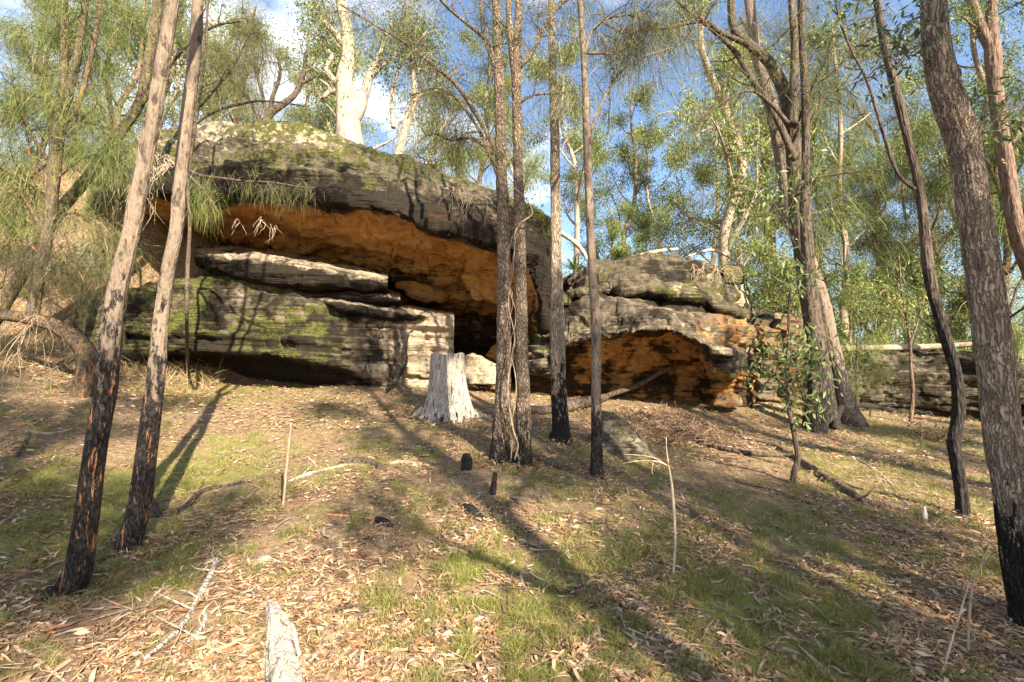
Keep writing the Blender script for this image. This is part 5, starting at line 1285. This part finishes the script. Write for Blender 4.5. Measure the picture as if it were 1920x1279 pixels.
gstick('fallen_branch', 'short dark stick on the left bank shade', 'branch', [(30, 860, 5), (48, 830, 7), (58, 815, 5)], B_DARK, char=.3)
gstick('fallen_branch', 'dead branch lying below the arched trunk', 'branch', [(60, 812, 5), (100, 815, 7), (140, 805, 5)], B_STICK)
gstick('fallen_log', 'dark log half buried between the pair and the slender pale trunk', 'log', [(985, 776, 16), (1030, 778, 18), (1080, 770, 22), (1110, 762, 20), (1135, 752, 14)], B_DARK, .2, 16, 1., .2, fine=.01)
_b = G(1128, 752)
astick('leaning_branch', 'pale broken branch propped up and pointing right toward the hollow', 'branch', [(1108, 762, 11, _b[1] + .1), (1140, 742, 10, _b[1]), (1190, 725, 9, _b[1] - .1), (1225, 706, 9, _b[1] - .2), (1258, 689, 6, _b[1] - .3)], 9, B_DARK, 14)
astick('leaning_branch', 'black bent stick leaning against the pale rock face left of the stump', 'stick', [(725, 732, 8, 10.2), (745, 708, 7, 10.2), (762, 680, 5, 10.3), (761, 652, 4, 10.4), (766, 628, 3, 10.4)], 10.2, B_DARK, 8, .6)
th_l = astick('fallen_log', 'long pale grey log lying across the top of the far ledge', 'log', [(1560, 656, 14, 17), (1620, 653, 15, 16.8), (1700, 652, 16, 16.6), (1770, 649, 15, 16.4), (1830, 645, 13, 16.2)], 16.5, B_STICK, 16)
astick('fallen_log', 'dead grey branch draped over the cleft between overhang and layered boulder', 'branch', [(1052, 437, 9, 11.6), (1075, 452, 9, 11.6), (1092, 470, 8, 11.6), (1103, 490, 6, 11.6)], 11.6, B_VINE, 10)
for i, (a, lb) in enumerate([([(1165, 487, 5, 13), (1230, 472, 8, 13.2), (1280, 466, 5, 13.4)], 'pale log on top of the layered boulder beside the strappy lily'), ([(1290, 480, 4, 13), (1340, 470, 7, 13), (1395, 500, 4, 12.8)], 'thin dead branch at the right of the layered boulder top')]):
    astick('fallen_branch', lb, 'branch', a, 13, B_VINE, 8)

# stalks
def stalk(name, label, px, py, pts, mat=B_STICK, red=.0, char=0.):
    b = G(px, py); Y = b[1]; A, r = pxline([(q[0], q[1], q[2], Y) for q in pts], Y); A = np.vstack([b - np.array([0, 0, .05]), A]); r = np.concatenate([[r[0]], r])
    mb = MB(); tube(mb, A, r, 8, .02, .15, (3, 8), (char, -.2, red - .4, 1), int(px)); return mb, b, Y
mb, b, Y = stalk('x', '', 531, 950, [(531, 948, 6), (535, 900, 6), (540, 850, 6), (545, 793, 5)], red=.4)
tag(mb.build('dead_stalk', B_STICK, origin=tuple(b)), 'upright bare brown stalk in the litter left of the stump', 'stalk')
mb, b, Y = stalk('x', '', 1262, 1085, [(1262, 1083, 4.5), (1266, 1020, 5), (1263, 950, 6), (1259, 905, 5), (1253, 872, 3)])
for pts in ([(1254, 875, 2.5), (1235, 866, 2.5), (1200, 864, 2), (1168, 869, 1.2)], [(1250, 872, 2), (1225, 858, 2), (1190, 853, 1.4), (1170, 852, 1.5)], [(1254, 872, 3), (1250, 845, 2), (1249, 820, 1.5)], [(1225, 868, 2), (1222, 880, 1.5), (1224, 890, 1)]):
    A, r = pxline([(q[0], q[1], q[2], Y) for q in pts], Y); tube(mb, A, r, 5, .03, 0, col=(0, 0, 0, 1))
tag(mb.build('dead_stalk', B_VINE, origin=tuple(b)), 'pale dry stalk with a drooping top standing at the edge of the green grass', 'stalk')
mb, b, Y = stalk('x', '', 1815, 1230, [(1815, 1228, 5), (1818, 1150, 6), (1825, 1090, 6), (1845, 1050, 4), (1858, 1010, 2)])
tag(mb.build('dead_stalk', B_STICK, origin=tuple(b)), 'thin leaning brown stem close to the biggest trunk foot', 'stalk')
mb, b, Y = stalk('x', '', 1765, 1275, [(1765, 1272, 5), (1785, 1200, 4), (1800, 1150, 4), (1818, 1090, 2)])
tag(mb.build('dead_stalk', B_VINE, origin=tuple(b)), 'white leaning twig at the bottom right', 'stalk')
mb, b, Y = stalk('x', '', 1796, 905, [(1740, 958, 4), (1752, 930, 5), (1768, 910, 4), (1772, 893, 3)])
c_ = G(1735, 978); mb = MB(); s = c_[1] / F_PX
tube(mb, [c_, c_ + np.array([.0, 0, 12 * s]), c_ + np.array([1 * s, 0, 26 * s])], [3.5 * s, 4 * s, 1.5 * s], 10, .01, .2, (3, 6), (0, 0, 0, 1), 9, flat=.5)
M_CHIP = NT('bleached_chip').finish((.6, .55, .47), .8)
tag(mb.build('wood_chip', M_CHIP, origin=tuple(c_)), 'upright white wood splinter left of the snaking trunk foot', 'wood chip')
c_ = G(90, 1130); mb = MB(); s = c_[1] / F_PX
tube(mb, [c_ - np.array([0, 0, .05]), c_ + np.array([0, 0, 10 * s]), c_ + np.array([3 * s, 0, 24 * s])], [10 * s, 11 * s, 6 * s], 16, .01, .25, (3, 6), (.8, 0, .1, 1), 9)
tag(mb.build('charred_stub', B_DARK, origin=tuple(c_)), 'burnt stub with an orange split at the foot of the thick leaning trunk', 'stub')

# leafy sapling
def sapling(name, label, px, py, pts, brs, kind, cols, cat='sapling', size=1., dens=1., mat=B_DARK, Y=None):
    b = G(px, py); Y = Y or b[1]; th = thing(name, label, cat, b); w_ = MB(); l_ = MB(); rng = np.random.RandomState(int(px))
    A, r = pxline([(q[0], q[1], q[2], Y) for q in pts], Y); A = np.vstack([b - np.array([0, 0, .1]), A]); r = np.concatenate([[r[0]], r])
    p, rr = tube(w_, A, r, 14, .03, .14, (3, 4), (.3, 0, 0, 1), 3)
    for q in brs:
        Ab, rb_ = pxline([(a[0], a[1], a[2], Y + (a[3] if len(a) > 3 else 0)) for a in q['pts']], Y)
        bp, br_ = tube(w_, Ab, rb_, 6, .05, .05, col=(0, 0, 0, 1))
        sprout(w_, l_, rng, bp, br_, kind, q.get('start', .2), q.get('n', 8), q.get('L', .3), 3, q.get('dens', dens), size, cols, up=q.get('up', .1))
    w_.build('stem', mat, th); l_.build('foliage', M_LEAF if kind == 'gum' else M_NEEDLE, th, smooth=False)
SAP = [(.12, .16, .05), (.17, .22, .08), (.24, .28, .12), (.09, .12, .04)]
sapling('leafy_sapling', 'young gum sapling with drooping green leaves in front of the banded wall', 1486, 907,
        [(1486, 905, 13), (1490, 880, 12), (1496, 860, 11), (1490, 820, 10), (1480, 770, 9), (1476, 735, 8), (1474, 690, 7), (1478, 640, 6), (1480, 560, 5), (1488, 530, 4.5), (1512, 505, 4), (1500, 470, 3), (1480, 440, 3), (1470, 400, 2)],
        [dict(pts=[(1476, 735, 4), (1450, 700, 3), (1430, 690, 2)], n=7, L=.3), dict(pts=[(1475, 720, 4), (1500, 700, 3, -.2), (1525, 690, 2, -.3)], n=9, L=.3), dict(pts=[(1476, 690, 4), (1455, 660, 3, -.1), (1440, 645, 2)], n=6, L=.3),
         dict(pts=[(1477, 670, 4), (1500, 645, 3, .2), (1518, 635, 2, .3)], n=7, L=.3), dict(pts=[(1478, 740, 3), (1500, 745, 2), (1520, 770, 2)], n=6, L=.25), dict(pts=[(1480, 560, 3), (1455, 530, 2), (1435, 500, 2)], n=8, L=.35), dict(pts=[(1500, 505, 3), (1530, 520, 2), (1550, 530, 2)], n=7, L=.3),
         dict(pts=[(1475, 420, 3), (1450, 380, 2), (1430, 370, 2)], n=9, L=.35), dict(pts=[(1470, 410, 3), (1490, 370, 2), (1500, 340, 2)], n=7, L=.3)], 'gum', SAP, size=1.1, dens=.13)
sapling('she_oak_sapling', 'dark feathery she oak sapling beyond the grey gum, before the far ledge', 1604, 790, [(1604, 788, 7), (1606, 740, 6), (1606, 700, 5), (1607, 640, 3), (1608, 600, 2)],
        [dict(pts=[(1606, 740, 3), (1585, 715, 2), (1575, 700, 1)], n=8, L=.35), dict(pts=[(1606, 710, 3), (1630, 690, 2), (1645, 685, 1)], n=8, L=.35), dict(pts=[(1606, 680, 2), (1590, 660, 2), (1580, 640, 1)], n=8, L=.3), dict(pts=[(1607, 660, 2), (1622, 640, 2), (1632, 630, 1)], n=8, L=.3)], 'oak', OAK_B, size=1.3)
sapling('bare_sapling', 'thin brown forked sapling before the far ledge right of the feathery sapling', 1707, 795, [(1707, 792, 8), (1712, 740, 8), (1708, 690, 7), (1706, 640, 6), (1698, 590, 5), (1690, 540, 4), (1685, 480, 3)],
        [dict(pts=[(1708, 640, 5), (1722, 600, 4), (1735, 550, 3), (1745, 500, 2)], n=5, L=.5), dict(pts=[(1698, 600, 4), (1670, 560, 3), (1650, 540, 2)], n=5, L=.5)], 'gum', GUM_Y, size=1.2, dens=.6, mat=B_RED)
# strappy lilies on the rocks and grass tufts
def lily(label, px, py, Y, n, L, cols=((.09, .13, .03), (.06, .10, .025), (.16, .19, .05)), w_=.035, cat='lily', name='strappy_lily', sp=.12):
    b = P(px, py, Y); rng = np.random.RandomState(int(px)); mb = MB()
    for i in range(n):
        az = rng.uniform(0, 6.28); up = rng.uniform(.5, 1.6); d = unit(np.array([math.cos(az), math.sin(az), up])); l = L * rng.uniform(.6, 1.1)
        p0 = b + np.array([math.cos(az), math.sin(az), 0]) * rng.uniform(0, sp); pts = [p0]
        for s in range(5): d = unit(d + np.array([0, 0, -.12 - .05 * s])); pts.append(pts[-1] + d * l / 5)
        pts = np.array(pts); side = unit(np.cross(d, [0, 0, 1])) ; ww = w_ * np.array([.6, 1, 1, .8, .5, .08]) / 2
        V = np.concatenate([pts - side * ww[:, None], pts + side * ww[:, None]]); F_ = np.array([[s, s+1, s+7, s+6] for s in range(5)])
        mb.add(V, F_, pal(rng, 1, cols, .2)[0])
    tag(mb.build(name, M_GRASS, origin=tuple(b), smooth=False), label, cat)
lily('dark strappy lily clump on the left top of the layered boulder', 1160, 484, 12.6, 46, .42)
lily('strappy lily clump with paler leaves beside the dark one', 1185, 482, 12.8, 30, .36)
lily('bright green strappy lily hanging beside the dark cleft behind the brown trunk', 1078, 505, 11.9, 40, .5, ((.16, .24, .04), (.12, .19, .03)))
lily('tufted plant on the skyline of the overhang left of the central pair', 812, 318, 12.4, 40, .38, ((.16, .15, .06), (.1, .11, .04), (.25, .2, .1)), .02)
lily('small tufted plant on the overhang skyline left of the larger tuft', 796, 312, 12.8, 24, .28, ((.2, .17, .08), (.12, .11, .04)), .02)
for i, (px, py, lb) in enumerate([(490, 728, 'green grass tuft with long blades at the mouth of the ledge hollow'), (560, 728, 'bright thin grass tuft right of the other at the ledge hollow'), (12, 895, 'tall green grass tuft at the left edge'), (160, 1095, 'grass tuft at the foot of the thick leaning trunk'),
                                  (262, 1020, 'grass tuft at the foot of the second leaning trunk'), (735, 1130, 'seeding grass tuft in the left of the green patch'), (855, 1100, 'dark green grass tuft in the green patch'), (610, 760, 'wispy grass tuft left of the stump')]):
    c_ = G(px, py); lily(lb, px, py, c_[1], 40, .16 if i > 2 else .24, ((.14, .2, .03), (.2, .25, .05), (.28, .28, .1)), .006, 'grass', 'grass_tuft', .05)

# hanging roots and dead vines
def hangers(label, pts, Y, n, L, mat, name='hanging_roots', spread=20, w_=.008):
    rng = np.random.RandomState(n + int(pts[0][0])); mb = MB()
    for i in range(n):
        a = pts[rng.randint(len(pts))]; p0 = P(a[0] + rng.uniform(-spread, spread), a[1] + rng.uniform(-6, 6), Y + rng.uniform(-.15, .15)); q = [p0]; d = np.array([rng.normal() * .5, -.3, -.3])
        l = L * rng.uniform(.4, 1.2)
        for s in range(6): d = unit(d + rng.normal(size=3) * .35 + np.array([0, 0, -.45])); q.append(q[-1] + d * l / 6)
        tube(mb, q, np.linspace(w_, w_ * .25, 7), 4, l / 8, 0, col=(0, 0, 0, 1))
    tag(mb.build(name, mat, origin=tuple(P(pts[0][0], pts[0][1], Y))), label, 'roots')
hangers('tangle of bare roots hanging over the left end of the overhang', [(215, 290), (240, 280), (270, 285), (300, 290), (320, 310)], 10.4, 110, 1.7, B_VINE, spread=14)
hangers('dead brown vines draped over the right shoulder of the layered boulder', [(1310, 500), (1330, 490), (1345, 500)], 11.4, 40, .9, B_STICK, 'hanging_vines', 12, .006)
hangers('fine dead vines trailing down the overhang face left of the central pair', [(860, 350), (880, 370), (900, 365)], 9.9, 24, 1.0, B_STICK, 'hanging_vines', 14, .004)
hangers('dead drooping she oak strands hanging at the far left', [(60, 470), (80, 440), (100, 460), (40, 480)], 7.2, 60, 1.3, B_DARK, 'dead_strands', 30, .004)
hangers('pale dead strands curving to the ground below the arched trunk', [(68, 590), (60, 600), (50, 620)], 7.0, 12, 1.1, B_STICK, 'dead_strands', 6, .006)
hangers('straw coloured dry strands hanging under the soft green branch', [(512, 425), (446, 415), (490, 412)], 7.4, 16, .3, B_VINE, 'dead_strands', 5, .004)
